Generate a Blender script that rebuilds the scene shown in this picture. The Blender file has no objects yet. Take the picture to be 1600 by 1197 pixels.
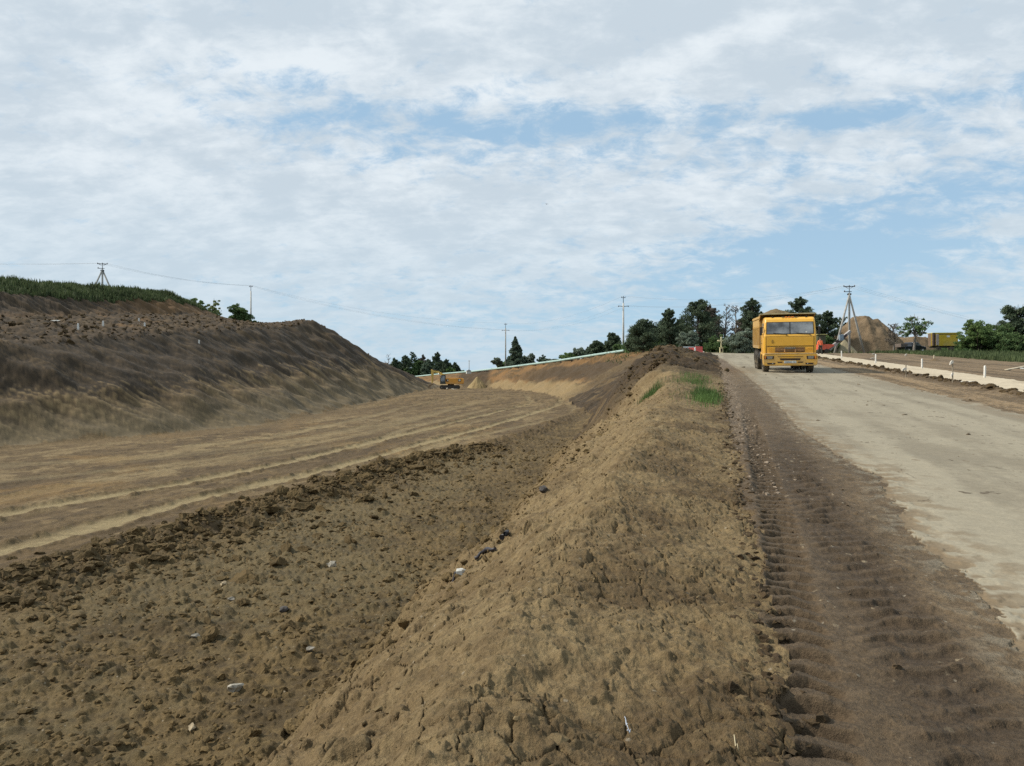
import bpy, bmesh, math, random
import numpy as np
from mathutils import Vector, Matrix
R = math.radians
S = bpy.context.scene
COL = S.collection

# ------------------------------------------------------------------ camera
cam_d = bpy.data.cameras.new("camera"); cam = bpy.data.objects.new("camera", cam_d); COL.objects.link(cam)
cam_d.sensor_width = 36; cam_d.lens = 36 * 1186 / 1600
cam_d.clip_start = 0.05; cam_d.clip_end = 20000
EYE = 1.65
cam.location = (0, 0, EYE); cam.rotation_euler = (R(90), 0, 0)
S.camera = cam
S.cycles.use_denoising = False; S.cycles.adaptive_threshold = 0.006; S.cycles.sample_clamp_direct = 5; S.cycles.sample_clamp_indirect = 3; S.cycles.max_bounces = 6; S.cycles.transparent_max_bounces = 6

# ------------------------------------------------------------------ light
SUN_EL, SUN_AZ = 40.0, -86.0            # azimuth from +Y, clockwise
sun_d = bpy.data.lights.new("sun", 'SUN'); sun = bpy.data.objects.new("sun", sun_d); COL.objects.link(sun)
sun_d.energy = 2.7; sun_d.angle = R(4); sun_d.color = (1.0, 0.93, 0.82)
sv = Vector((math.sin(R(SUN_AZ)) * math.cos(R(SUN_EL)), math.cos(R(SUN_AZ)) * math.cos(R(SUN_EL)), math.sin(R(SUN_EL))))
sun.rotation_euler = sv.to_track_quat('Z', 'Y').to_euler()
S.view_settings.view_transform = 'Standard'; S.view_settings.look = 'None'
S.view_settings.gamma = 1; S.view_settings.exposure = 0.72

# ------------------------------------------------------------------ node helper
class NT:
    def __init__(s, tree): s.t = tree; s.n = tree.nodes; s.l = tree.links
    def set(s, sock, v):
        if isinstance(v, bpy.types.NodeSocket): s.l.new(v, sock)
        elif v is not None: sock.default_value = v
    def node(s, kind, ins={}, **kw):
        n = s.n.new(kind)
        for k, v in kw.items(): setattr(n, k, v)
        for k, v in ins.items(): s.set(n.inputs[k], v)
        return n
    def m(s, op, a, b=None, c=None, clamp=False):
        n = s.n.new('ShaderNodeMath'); n.operation = op; n.use_clamp = clamp
        s.set(n.inputs[0], a)
        if b is not None: s.set(n.inputs[1], b)
        if c is not None: s.set(n.inputs[2], c)
        return n.outputs[0]
    def noise(s, vec, scale, detail=4, rough=.55, dist=0, out='Fac'):
        n = s.node('ShaderNodeTexNoise', {'Scale': scale, 'Detail': detail, 'Roughness': rough, 'Distortion': dist})
        if vec is not None: s.l.new(vec, n.inputs['Vector'])
        return n.outputs[0] if out == 'Fac' else n.outputs[1]
    def ramp(s, v, lo, hi, a=0., b=1.):
        n = s.node('ShaderNodeMapRange', {'Value': v, 'From Min': lo, 'From Max': hi, 'To Min': a, 'To Max': b}, interpolation_type='SMOOTHSTEP')
        return n.outputs[0]
    def mix(s, f, a, b, mode='MIX'):
        n = s.n.new('ShaderNodeMix'); n.data_type = 'RGBA'; n.blend_type = mode; n.clamp_factor = True
        s.set(n.inputs[0], f)
        for k, v in ((6, a), (7, b)):
            s.set(n.inputs[k], (v[0], v[1], v[2], 1) if isinstance(v, tuple) else v)
        return n.outputs[2]

# ------------------------------------------------------------------ world: sky with clouds
world = bpy.data.worlds.new("World"); S.world = world; world.use_nodes = True
w = NT(world.node_tree); w.n.clear()
sky = w.node('ShaderNodeTexSky'); sky.sky_type = 'NISHITA'; sky.sun_disc = False
sky.sun_elevation = R(SUN_EL); sky.sun_rotation = R(SUN_AZ); sky.altitude = 200; sky.air_density = 1.0; sky.dust_density = 0.6; sky.ozone_density = 1.2
tc = w.node('ShaderNodeTexCoord')
sx = w.node('ShaderNodeSeparateXYZ', {'Vector': tc.outputs['Generated']})
dx, dy, dz = sx.outputs[0], sx.outputs[1], sx.outputs[2]
hz = w.m('MAXIMUM', dz, 0.0)
den = w.m('ADD', hz, 0.32)
px, py = w.m('DIVIDE', dx, den), w.m('DIVIDE', dy, den)
pv = w.node('ShaderNodeCombineXYZ', {'X': px, 'Y': py, 'Z': 0.0}).outputs[0]
pr = w.node('ShaderNodeMapping', {'Vector': pv, 'Rotation': (0, 0, R(20)), 'Scale': (1.0, 1.25, 1)}).outputs[0]
yy = w.m('MAXIMUM', dy, 0.05)
tu, te = w.m('DIVIDE', dx, yy), w.m('DIVIDE', dz, yy)          # tangent of azimuth and of height, in front of the viewer
def blob(u0, e0, a, b, shear=0.0):
    du = w.m('SUBTRACT', tu, u0)
    de = w.m('SUBTRACT', w.m('SUBTRACT', te, e0), w.m('MULTIPLY', du, shear))
    q = w.m('ADD', w.m('POWER', w.m('DIVIDE', w.m('ABSOLUTE', du), a), 2.0), w.m('POWER', w.m('DIVIDE', w.m('ABSOLUTE', de), b), 2.0))
    return w.m('EXPONENT', w.m('MULTIPLY', q, -1.0))
def wsum(lst):
    acc = None
    for amp, b in lst:
        t = w.m('MULTIPLY', b, amp); acc = t if acc is None else w.m('ADD', acc, t)
    return acc
n_big = w.noise(pr, 2.4, 5, .55, .3)
n_mid = w.noise(pr, 10.5, 9, .66, .3)
rip = w.node('ShaderNodeMapping', {'Vector': pv, 'Rotation': (0, 0, R(-8)), 'Scale': (9.0, 26.0, 1)}).outputs[0]
n_rip = w.noise(rip, 1.0, 5, .6, .6)
gaps = wsum([(.28, blob(-.24, .36, .28, .06, -.12)), (.20, blob(.02, .33, .18, .035, .0)),
             (.62, blob(.44, .175, .22, .045, .10)), (.30, blob(.49, .355, .09, .020, .1)), (.24, blob(.68, .40, .12, .025, .25)),
             (.26, blob(.62, .26, .14, .025, .1)), (.20, blob(.27, .35, .22, .018, .0)),
             (.22, blob(.22, .10, .30, .035, .05)), (.10, blob(.10, .44, .05, .012, 0)), (.15, blob(.36, .285, .12, .02, 0))])
solid = wsum([(.30, blob(-.55, .26, .30, .22, 0)), (.32, blob(.25, .47, .9, .09, 0)), (.28, blob(-.05, .22, .32, .07, 0)),
              (.30, blob(.62, .205, .10, .014, .06)), (.10, blob(.35, .25, .20, .03, .12))])
cov = w.m('ADD', w.m('ADD', w.m('MULTIPLY', n_big, .45), w.m('MULTIPLY', n_mid, 1.75)), w.m('MULTIPLY', n_rip, .22))
cov = w.m('ADD', w.m('SUBTRACT', cov, gaps), solid)
cover = w.ramp(cov, .80, 1.36)
shade_n = w.noise(pr, 4.6, 7, .6, .2)
shade_n2 = w.noise(pr, 14, 7, .64, .3)
shv = w.m('ADD', w.m('ADD', w.m('MULTIPLY', shade_n, .75), w.m('MULTIPLY', shade_n2, .45)), w.m('MULTIPLY', w.m('SUBTRACT', n_rip, .5), .22))
topshade = wsum([(.10, blob(.38, .46, .5, .10, 0)), (.05, blob(.05, .5, .5, .05, 0))])
shv = w.m('SUBTRACT', shv, topshade)
bright = wsum([(.14, blob(-.30, .42, .16, .028, -.03)), (.16, blob(.21, .42, .07, .035, .1)), (.16, blob(.30, .46, .10, .018, .25)), (.13, blob(.46, .42, .04, .02, 0)),
               (.13, blob(.40, .365, .05, .02, 0)), (.10, blob(-.02, .39, .07, .03, .0)), (.10, blob(.65, .43, .12, .03, .1)), (.10, blob(-.05, .5, .12, .03, .0)), (.08, blob(.05,.37,.06,.03,0))])
shv = w.m('ADD', shv, w.m('MULTIPLY', bright, 1.25))
ccol = w.mix(w.ramp(shv, .46, .80), (4.55, 5.2, 5.75), (6.35, 6.8, 7.1))
hzf = w.ramp(dz, .0, .30, 1., 0.)
ccol = w.mix(w.m('MULTIPLY', hzf, .80), ccol, (4.2, 5.2, 5.95))
skyc = w.mix(.80, sky.outputs[0], (2.95, 4.45, 5.85))           # thin veil over the blue
skyc = w.mix(w.m('MULTIPLY', w.ramp(dz, .0, .24, 1., 0.), .80), skyc, (3.5, 5.0, 6.1))
final = w.mix(w.m('MULTIPLY', cover, .93), skyc, ccol)
grd = w.ramp(dz, -.06, -.01, 1., 0.)
final = w.mix(grd, final, (1.6, 1.5, 1.2))
bg = w.node('ShaderNodeBackground', {'Color': final, 'Strength': 0.08})
wo = w.node('ShaderNodeOutputWorld', {'Surface': bg.outputs[0]})
# ------------------------------------------------------------------ numpy noise
def _hash(ix, iy, seed):
    h = (ix.astype(np.int64) * 374761393 + iy.astype(np.int64) * 668265263 + seed * 2147483647) & 0xffffffff
    h = ((h ^ (h >> 13)) * 1274126177) & 0xffffffff
    h = ((h ^ (h >> 16)) * 2246822519) & 0xffffffff
    return (h ^ (h >> 15))
def hrand(ix, iy, seed): return (_hash(ix, iy, seed) & 0xffffff) / float(0x1000000)
def perlin(x, y, seed=0):
    ix = np.floor(x); iy = np.floor(y); fx = x - ix; fy = y - iy
    ix = ix.astype(np.int64); iy = iy.astype(np.int64)
    u = fx * fx * fx * (fx * (fx * 6 - 15) + 10); v = fy * fy * fy * (fy * (fy * 6 - 15) + 10)
    def g(a, b, gx, gy):
        an = hrand(ix + a, iy + b, seed) * 2 * np.pi
        return np.cos(an) * gx + np.sin(an) * gy
    n00 = g(0, 0, fx, fy); n10 = g(1, 0, fx - 1, fy); n01 = g(0, 1, fx, fy - 1); n11 = g(1, 1, fx - 1, fy - 1)
    return 1.5 * ((n00 * (1 - u) + n10 * u) * (1 - v) + (n01 * (1 - u) + n11 * u) * v)
def fbm(x, y, oct=4, seed=0, gain=.5):
    s = 0; a = 1; f = 1
    for o in range(oct):
        s = s + a * perlin(x * f + 17.3 * o, y * f - 9.1 * o, seed + o); a *= gain; f *= 2.03
    return s
def lumps(x, y, cell, seed=0, rmin=.25, rmax=.62, keep=1.0, pw=.85):
    """heights of rounded lumps (a unit of cell), one per cell at most, irregular outlines"""
    x = x / cell; y = y / cell
    ix = np.floor(x).astype(np.int64); iy = np.floor(y).astype(np.int64); out = np.zeros_like(x)
    for a in (-1, 0, 1):
        for b in (-1, 0, 1):
            cx, cy = ix + a, iy + b
            px_ = cx + .15 + .7 * hrand(cx, cy, seed); py_ = cy + .15 + .7 * hrand(cx, cy, seed + 1)
            r = rmin + (rmax - rmin) * hrand(cx, cy, seed + 2) ** 1.6
            an = hrand(cx, cy, seed + 4) * np.pi; el = .65 + .7 * hrand(cx, cy, seed + 5)
            ddx, ddy = x - px_, y - py_
            qx = (ddx * np.cos(an) + ddy * np.sin(an)) * el; qy = (-ddx * np.sin(an) + ddy * np.cos(an)) / el
            ad = .75 * np.maximum(np.abs(qx), np.abs(qy)) + .42 * np.sqrt(qx * qx + qy * qy)
            h = np.clip(1 - (ad / r) ** 2.2, 0, 1) ** pw * r * (hrand(cx, cy, seed + 3) < keep)
            tilt = 1 + .7 * (hrand(cx, cy, seed + 6) - .5) * qx / r
            out = np.maximum(out, h * tilt)
    return out
def cracks(x, y, cell, seed=0):
    x = x / cell; y = y / cell
    ix = np.floor(x).astype(np.int64); iy = np.floor(y).astype(np.int64)
    f1 = np.full(x.shape, 9.); f2 = np.full(x.shape, 9.)
    for a in (-1, 0, 1):
        for b in (-1, 0, 1):
            cx, cy = ix + a, iy + b
            d = np.hypot(x - cx - hrand(cx, cy, seed), y - cy - hrand(cx, cy, seed + 1))
            f2 = np.minimum(f2, np.maximum(f1, d)); f1 = np.minimum(f1, d)
    return f2 - f1
def sst(a, b, v):
    t = np.clip((v - a) / (b - a), 0, 1); return t * t * (3 - 2 * t)

# ------------------------------------------------------------------ the lie of the land
GR = .0578
TH = math.atan(.267); CT, ST = math.cos(TH), math.sin(TH)
def dlat(X, Y): return X * CT - Y * ST           # metres to the right of the road's reference line
def x_of(d, Y): return (d + Y * ST) / CT
def plane(Y):                                      # the road climbs, then flattens over its crest
    Y = np.asarray(Y, float)
    a = GR * Y
    top = GR * 104
    k = 9.0
    z = np.where(Y < 85, a, top - (np.log1p(np.exp(np.clip(-(Y - 104) / k, -30, 30))) * k * GR))
    z = np.where(Y < 85, a, z + (GR * 85 - (top - math.log1p(math.exp(19 / k)) * k * GR)) * np.clip((104 - Y) / 19, 0, 1))
    return z - np.clip(Y - 160, 0, 1500) * .012
def floor_z(Y): return -1.95 + .0158 * np.clip(Y, -40, 400)
def wp(u, v, Y): return ((u - 800) / 1186 * Y, Y, EYE - (v - 598.5) / 1186 * Y)

def line(rows):
    a = np.array(sorted(rows), float); return a[:, 0], a[:, 1], a[:, 2]
def from_px(rows): return [(Y, (u - 800) / 1186 * Y, EYE - (v - 598.5) / 1186 * Y) for u, v, Y in rows]
L_T = [(-40, -86), (-20, -70), (0, -52), (20, -35), (35.5, -24), (42, -20.2), (50, -16.9), (62.6, -16.3), (94.5, -16), (140, -16), (175, -16.2), (188, -19), (196, -40), (210, -80), (240, -100)]
L_U = [(-40, -10), (-5, -4.6), (3, -2.9), (6.9, -2.16), (10.2, -1.7), (17, -.3), (30.5, 2.06), (55, 6), (75, 6.3), (90, 6.5), (121, 5), (163, -7), (200, -25), (230, -60), (260, -95)]
E_ = line([(-40, -104, 3), (0, -66, 3), (25, -45, 3.3), (57, -28.9, 5.2)] + from_px([(0, 537, 43), (400, 510, 85), (440, 513, 104), (486, 499, 119), (512, 512, 125), (560, 545, 133), (600, 566, 142), (650, 589, 165), (685, 603, 185)]) + [(200, -60, 1), (240, -110, 1)])
D_ = line([(-40, -112, 5), (0, -80, 5), (30, -58, 5.7)] + from_px([(0, 497, 55), (200, 492, 80), (320, 492, 100)]) + [(106, -41, 10.2), (119, -40, 10.6), (133, -40, 8.3), (165, -36, 3.2), (200, -70, 1.2), (240, -115, 1.2)])
C_ = line([(-40, -122, 8), (0, -90, 8), (30, -64, 8.3)] + from_px([(0, 457, 62), (160, 468, 80), (260, 467, 95), (310, 480, 108)]) + [(125, -47, 11.5), (140, -50, 8), (165, -50, 3.3), (200, -80, 1.3), (240, -120, 1.3)])
B_ = line([(-40, -126, 9), (0, -94, 9), (30, -67, 9.6)] + from_px([(0, 441, 66), (160, 452, 85), (260, 459, 100), (300, 478, 112)]) + [(125, -52, 12), (140, -56, 8.2), (165, -60, 3.5), (200, -90, 1.4), (240, -130, 1.4)])
V_dh = [(-40, -1.0, .12), (0, -1.0, .12), (6, -1.05, .13), (12, -1.15, .14), (20, -1.4, .15), (27, -1.7, .20), (34, -2.4, .45), (39, -2.9, .95), (44, -3.2, 1.30), (49, -3.3, 1.22), (54, -3.4, 1.32), (60, -3.4, 1.1), (70, -3.5, .65), (80, -3.6, .35), (100, -8.6, .05)]
V_ = line([(Y, x_of(d, Y), GR * Y + h) for Y, d, h in V_dh] + from_px([(980, 549, 115), (870, 566, 135), (800, 574, 155), (740, 581, 180), (650, 589, 215)]) + [(260, -60, 2.5)])
W_ = line([(Y, x_of(.3, Y), GR * Y) for Y in (-40, 0, 30, 60, 75)] + [(100, x_of(-4.5, 100), GR * 100 - .05), (115, 21, 6.1), (135, 13, 5.8), (155, 6, 5.0), (180, 0, 4.8), (215, -15, 4.0), (260, -40, 3)])
EDGE = [(0, 1.5), (4.03, 1.59), (5.02, 1.70), (5.76, 1.63), (6.42, 1.58), (7.0, 1.66), (7.4, 1.76), (8.0, 1.76), (8.6, 1.88), (9.1, 1.92), (9.8, 1.76), (11.2, 1.66), (14, 1.5), (23, 1.56), (39, 1.3), (60, .6), (75, -.7), (95, -3), (115, -5)]
edY, edD = np.array(EDGE).T
def base_z(X, Y):
    tx = np.interp(Y, *np.array(L_T).T); ux = np.interp(Y, *np.array(L_U).T); fz = floor_z(Y)
    def ln(L): return np.interp(Y, L[0], L[1]), np.interp(Y, L[0], L[2])
    Bx, Bz = ln(B_); Cx, Cz = ln(C_); Dx, Dz = ln(D_); Ex, Ez = ln(E_); Vx, Vz = ln(V_); Wx, Wz = ln(W_)
    fade = sst(185, 215, Y)
    fz = fz + 0 * fade
    m1x, m1z = ux * .5 + Vx * .5, fz * .5 + Vz * .5 + np.interp(Y, [0, 12, 30, 40], [.30, .26, .2, .25])
    kx = [Bx - 120, Bx, Cx, Dx, Ex, tx, ux, m1x, Vx, Wx]
    kz = [Bz - 3, Bz, Cz, Dz, Ez, fz, fz, m1z, Vz, Wz]
    z = np.full(X.shape, 0.0)
    z = np.where(X < kx[0], kz[0], z)
    for i in range(9):
        m = (X >= kx[i]) & (X < kx[i + 1])
        t = (X - kx[i]) / np.maximum(kx[i + 1] - kx[i], 1e-3)
        z = np.where(m, kz[i] * (1 - t) + kz[i + 1] * t, z)
    pl = plane(Y)
    t = sst(0, 1, (X - Wx) / np.where(Y > 100, 12, 3))
    z = np.where(X >= Wx, Wz * (1 - t) + pl * t, z)
    far = sst(240, 420, np.hypot(X, Y))
    z = z * (1 - far) + far * (-4 - 14 * sst(400, 3000, np.hypot(X, Y)))
    return z
def smooth_z(X, Y):
    r = np.hypot(X, Y); dl = np.clip(.016 * r, .10, .9)
    wx = fbm(X * .35, Y * .35, 2, 91) * np.clip(.02 * r, .05, .7)
    X = X + wx
    return (base_z(X, Y) * 2 + base_z(X - dl, Y) + base_z(X + dl, Y) + base_z(X, Y - dl) + base_z(X, Y + dl)) / 6
def seg_dist(X, Y, pts):
    best = np.full(X.shape, 1e9); along = np.zeros(X.shape); sgn = np.zeros(X.shape); acc = 0
    for (ax, ay), (bx, by) in zip(pts[:-1], pts[1:]):
        vx, vy = bx - ax, by - ay; L = math.hypot(vx, vy)
        t = np.clip(((X - ax) * vx + (Y - ay) * vy) / L ** 2, 0, 1)
        ex, ey = X - ax - t * vx, Y - ay - t * vy; d = np.hypot(ex, ey)
        m = d < best
        best = np.where(m, d, best); along = np.where(m, acc + t * L, along); sgn = np.where(m, np.sign(vx * ey - vy * ex), sgn); acc += L
    return best * sgn, along
def fl(u, v):                                       # a point of the excavation floor
    Y = 3.6 / ((v - 598.5) / 1186 + .0158); return ((u - 800) / 1186 * Y, Y)
TRACKS = [([fl(-260, 935), fl(0, 858), fl(150, 820), fl(300, 781), fl(500, 736), fl(650, 696), fl(800, 656), fl(870, 634), fl(880, 622)], .36, 1.15),
          ([fl(-260, 860), fl(0, 803), fl(250, 761), fl(450, 722), fl(600, 686), fl(750, 650), fl(830, 630), fl(820, 617)], .34, 1.1),
          ([fl(-200, 760), fl(0, 728), fl(250, 712), fl(450, 690), fl(600, 663), fl(700, 640), fl(780, 622)], .8, .35),
          ([fl(-200, 790), fl(0, 752), fl(250, 728), fl(430, 704), fl(560, 680), fl(650, 655), fl(740, 630)], .5, .35),
          ([fl(300, 697), fl(430, 682), fl(560, 655), fl(650, 632), fl(720, 618)], .5, .5),
          ([fl(560, 740), fl(700, 690), fl(820, 665), fl(890, 650), fl(900, 640), fl(880, 630)], .4, .5),
          ([fl(-200, 838), fl(0, 780), fl(200, 742), fl(420, 712), fl(640, 678), fl(800, 648), fl(860, 628)], .5, .25), ([fl(0, 722), fl(200, 722), fl(400, 702), fl(560, 668), fl(680, 628)], .3, .25), ([fl(560, 700), fl(640, 668), fl(760, 640), fl(860, 632)], .45, .5), ([fl(500, 672), fl(640, 660), fl(780, 648), fl(880, 644)], .3, .35),
          ([fl(740, 720), fl(860, 680), fl(900, 655)], .3, .25)]
ROWL = [fl(-300, 1010), fl(0, 915), fl(100, 890), fl(200, 858), fl(300, 828), fl(420, 790), fl(540, 754), fl(660, 718), fl(760, 700), fl(850, 668), fl(905, 645)]

def lin(r, g, b):
    f = lambda c: (c / 255 / 12.92) if c < 10 else ((c / 255 + .055) / 1.055) ** 2.4
    return np.array([f(r), f(g), f(b)])
ALB = .80
TAN, TANL, TAND = lin(123, 103, 72) * ALB, lin(152, 132, 96) * ALB, lin(97, 80, 56) * ALB
OCHRE, DARK, BLACK = lin(144, 110, 70) * ALB, lin(86, 71, 52) * ALB, lin(66, 56, 43) * ALB
FLR, FLRD, FLG = lin(118, 99, 66) * ALB, lin(90, 75, 50) * ALB, lin(112, 104, 78) * ALB
PALE, ORG = lin(160, 142, 104) * ALB, lin(150, 118, 70) * ALB
ROADC, ROADD = lin(164, 154, 132) * ALB, lin(144, 134, 114) * ALB
MUD, MUDD = lin(116, 98, 74) * ALB, lin(80, 66, 50) * ALB
GRV, FIELD, FIELDD = lin(212, 196, 168) * ALB, lin(138, 118, 92) * ALB, lin(108, 92, 71) * ALB
GRASS = lin(70, 80, 45) * ALB * .9
ZN = ['ground', 'road', 'road_shoulder', 'earth_berm', 'hillside', 'gravel_path', 'field', 'distant_land']

def build_terrain():
    q = [1.2]
    while q[-1] < 4500:
        r = q[-1]
        q.append(r * (1 + (.0062 if r < 2.2 else .0029 if r < 5 else .0033 if r < 12 else .0045 if r < 60 else .0052 if r < 230 else .05)))
    q = np.array(q)
    dense = np.linspace(R(-39), R(39), 1240)
    side = lambda a, b, n: np.linspace(a, b, n)
    ang = np.concatenate([side(R(-180), R(-60), 60)[:-1], side(R(-60), R(-39), 70)[:-1], dense, side(R(39), R(60), 70)[1:], side(R(60), R(180), 60)[1:]])
    nr, nc = len(q), len(ang)
    RR, AA = np.meshgrid(q, ang, indexing='ij')
    X = (RR * np.sin(AA)).ravel(); Y = (RR * np.cos(AA)).ravel(); r = RR.ravel()
    n = X.size
    tx = np.interp(Y, *np.array(L_T).T); ux = np.interp(Y, *np.array(L_U).T)
    Z = smooth_z(X, Y)
    d = dlat(X, Y); fz = floor_z(Y)
    Wx = np.interp(Y, W_[0], W_[1]); Vx = np.interp(Y, V_[0], V_[1]); Ex = np.interp(Y, E_[0], E_[1])
    Cx = np.interp(Y, C_[0], C_[1]); Dx = np.interp(Y, D_[0], D_[1]); Bx = np.interp(Y, B_[0], B_[1])
    nz1 = fbm(X * .8, Y * .8, 4, 5); nz2 = fbm(X * .12, Y * .12, 3, 7); nf = fbm(X * 6, Y * 6, 3, 11)
    nl = fbm(X * 2.6, Y * 2.6, 3, 12)
    dj = d + .05 * nz1 + .05 * nl + .05 * nf + .03 * fbm(X * 22, Y * 22, 2, 13)
    ed = np.interp(Y, edY, edD)
    redge = 6.5 + .22 * nz1 + .1 * nl + np.interp(Y, [0, 60, 100], [0, 0, 1.5])
    wj = Wx + .10 * nl + .04 * nf + .06 * nz1
    zone = np.zeros(n, np.int8)
    left = X < tx + .5 * nz1
    right = (X > ux + .15 * nl + .25 * nz1 * (Y < 60)) & (X < wj)
    beyond = X >= wj
    zone[left] = 4; zone[right] = 3
    z2 = beyond & (dj < ed); zone[z2] = 2
    z1 = beyond & (dj >= ed) & (d < redge); zone[z1] = 1
    z6 = beyond & (d >= redge); zone[z6] = 6
    p0 = 9.10 + .10 * nz1; p1 = 11.55 + .1 * nz1
    z5 = beyond & (d > p0) & (d < p1) & (Y < 112); zone[z5] = 5
    zone[(beyond & (Y > 122))] = 6
    far = (r > 235); zone[far] = 7
    H = np.zeros(n); C = np.zeros((n, 3)); B = np.ones(n)
    def mixc(a, b, t): return a[None, :] * (1 - t[:, None]) + b[None, :] * t[:, None]
    def lerp(c, b, t): return c * (1 - t[:, None]) + b[None, :] * t[:, None]
    near = np.clip(1 - r / 90, 0, 1)
    # ---- berm
    m = np.where(zone == 3)[0]; x, y = X[m], Y[m]; dm = d[m]
    t = np.clip((x - ux[m]) / np.maximum(Vx[m] - ux[m], .1), 0, 1.2)         # 0 at the toe, 1 on the crest
    wxn = x + .06 * perlin(x * 5, y * 5, 33); wyn = y + .06 * perlin(x * 5, y * 5, 34)
    right_side = sst(.0, .5, (x - Vx[m]) / np.maximum(Wx[m] - Vx[m], .2))
    rough = (1 - .45 * right_side)
    h = .075 * fbm(x * 1.6, y * 1.6, 3, 41) * np.clip(rough, 0, 1)
    l1 = lumps(wxn, wyn, .34, 50, .18, .55, .55); l2 = lumps(wxn, wyn, .15, 60, .12, .6, .45); l3 = lumps(x + .03 * nf[m], y, .06, 70, .1, .6, .6)
    patch = sst(-.35, .35, perlin(x * 1.1, y * 1.1, 43))
    h += l1 * .34 * (.30 + .38 * sst(.95, .7, t) * sst(0, .15, t)) * (.3 + .7 * patch) * rough + .10 * fbm(x * .8, y * .8, 2, 148) * sst(.95, .7, t) * sst(0, .2, t) * (y < 40) + l2 * .13 * .42 * (.2 + .8 * patch) * rough + l3 * .052 * .7
    h += .014 * fbm(x * 11, y * 11, 4, 44, .6)
    nm = y < 14
    ck = np.ones(x.size); ck[nm] = cracks(wxn[nm] + .02 * perlin(x[nm] * 22, y[nm] * 22, 46), wyn[nm], .21, 45)
    ckm = sst(.055, .0, ck) * sst(-.35, .1, perlin(x * .9 + 5, y * .9, 47)); h -= .034 * ckm; h -= .03 * lumps(x + 3, y, .5, 146, .1, .4, .25) * rough
    # dark heap beyond
    heap = sst(29, 38, y + 2.0 * perlin(x * .5, y * .5, 48)) * sst(104, 82, y)
    strk = fbm(y * 3.2, t * 1.2 + x * .05, 3, 49)
    h += heap * (.10 * strk + .16 * fbm(x * .7, y * .7, 3, 52) + .25 * lumps(x, y, .9, 53, .2, .5, .4) * .6)
    H[m] = h
    tone = sst(-.8, .9, nz1[m] + .6 * nf[m])
    c = mixc(TAN, TANL, np.clip(tone * .55 + .35 * l1 + (1 - right_side) * .18 * sst(.3, .9, t), 0, 1))
    c = lerp(c, TAND, np.clip(.55 * right_side * sst(.2, -.4, nz1[m]) + .3 * sst(-.1, .5, -nf[m]), 0, 1))
    foot = sst(.42, .1, t) * (y < 40); c = lerp(c, FLR, foot * .7)
    darkc = mixc(BLACK, DARK, sst(-.4, .6, strk)); darkc = lerp(darkc, TAN, sst(.25, .8, fbm(x * .25, y * .25, 2, 54) + .5 * strk) * .6)
    c = c * (1 - heap[:, None]) + darkc * heap[:, None]
    # farther bank under the pipe: ochre above, dark band, pale foot
    bank = sst(86, 104, y + 4 * perlin(x * .2, y * .2, 55))
    bs = fbm((x * .8 + y * .6) * 1.1, t * 1.5, 3, 56)
    bc = mixc(OCHRE * .9, TAND, sst(-.3, .6, bs))
    dk = sst(.25, .4, t + .06 * bs) * sst(.86, .7, t + .08 * bs) * sst(150, 132, y + 8 * bs); bc = lerp(bc, DARK, dk)
    pl_ = sst(.34, .22, t + .06 * bs) * sst(-.6, .2, perlin(x * .12, y * .12, 57) + .5); bc = lerp(bc, TANL, pl_ * .8)
    dk2 = sst(5, 3, np.abs(x + 8.8)) * (y > 140); bc = lerp(bc, BLACK, dk2 * .8)
    c = c * (1 - bank[:, None]) + bc * bank[:, None]
    H[m] += bank * (.22 * bs + .25 * fbm(x * .35, y * .35, 3, 58) - h * .6)
    C[m] = c; B[m] = 1
    # ---- floor
    m = np.where(zone == 0)[0]; x, y = X[m], Y[m]
    rd, ra = seg_dist(x, y, ROWL)
    side_r = sst(-.8, .3, -rd + .25 * nz1[m])                  # 1 on the loose fill to the right of the clod row
    side_r = side_r * sst(88, 45, y + 6 * nz1[m])
    edge_clod = np.exp(-((rd + .2) / .95) ** 2)
    l1 = lumps(x + .1 * nl[m], y, .62, 80, .2, .6, .7); l2 = lumps(x + .03 * nf[m], y, .24, 84, .2, .6, .8); l3 = lumps(x, y, .10, 88, .2, .6, .8)
    fade_s = sst(75, 45, y) * (side_r)
    h = fade_s * (.05 * fbm(x * .9, y * .9, 3, 90) + l1 * .62 * .10 * sst(-.3, .5, nz1[m]) + l2 * .24 * .55 * (.5 + .5 * sst(-.5, .4, nl[m])) + l3 * .10 * .7)
    h += edge_clod * (.12 + .14 * nz1[m] + l1 * .62 * .42 + l2 * .24 * .6) * sst(95, 60, y)
    smooth_side = 1 - side_r
    c = mixc(FLRD, FLR, sst(-.8, .6, nz1[m] + .9 * nf[m] + .5 * nz2[m])); c = lerp(c, FLG, sst(.0, .8, nz2[m] + .4 * nl[m]) * .35)
    c = lerp(c, TAN, sst(.1, .5, l3) * .25)
    vhl = np.interp(y, [0, 6, 12], [0, .2, .5])
    lane = fbm(x * .25 + 3, y * .25, 3, 93)
    # smoothed wheel-worn clay
    uu = x * np.cos(R(32)) - y * np.sin(R(32)); vv = x * np.sin(R(32)) + y * np.cos(R(32))
    st = fbm(uu * 1.3 + .3 * nz1[m], vv * .10, 4, 95)
    tq, ta_ = seg_dist(x, y, TRACKS[0][0]); tq = tq + .25 * nz1[m]
    s1 = fbm(tq * .45 + .5 * nz1[m], ta_ * .06, 4, 195, .6); s2 = fbm(tq * 1.9 + .4 * nl[m], ta_ * .16, 4, 196, .6); s3 = fbm(x * 1.6 - y * .3, y * .5, 4, 197, .6)
    st = .55 * s1 + .35 * s2 + .35 * s3
    cw = mixc(TAND * 1.1, TAN * 1.12, sst(-.7, .8, st + .3 * nz1[m])); cw = lerp(cw, ORG, sst(.1, .9, nz2[m] + lane * .6) * .5 * sst(70, 30, y))
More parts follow.
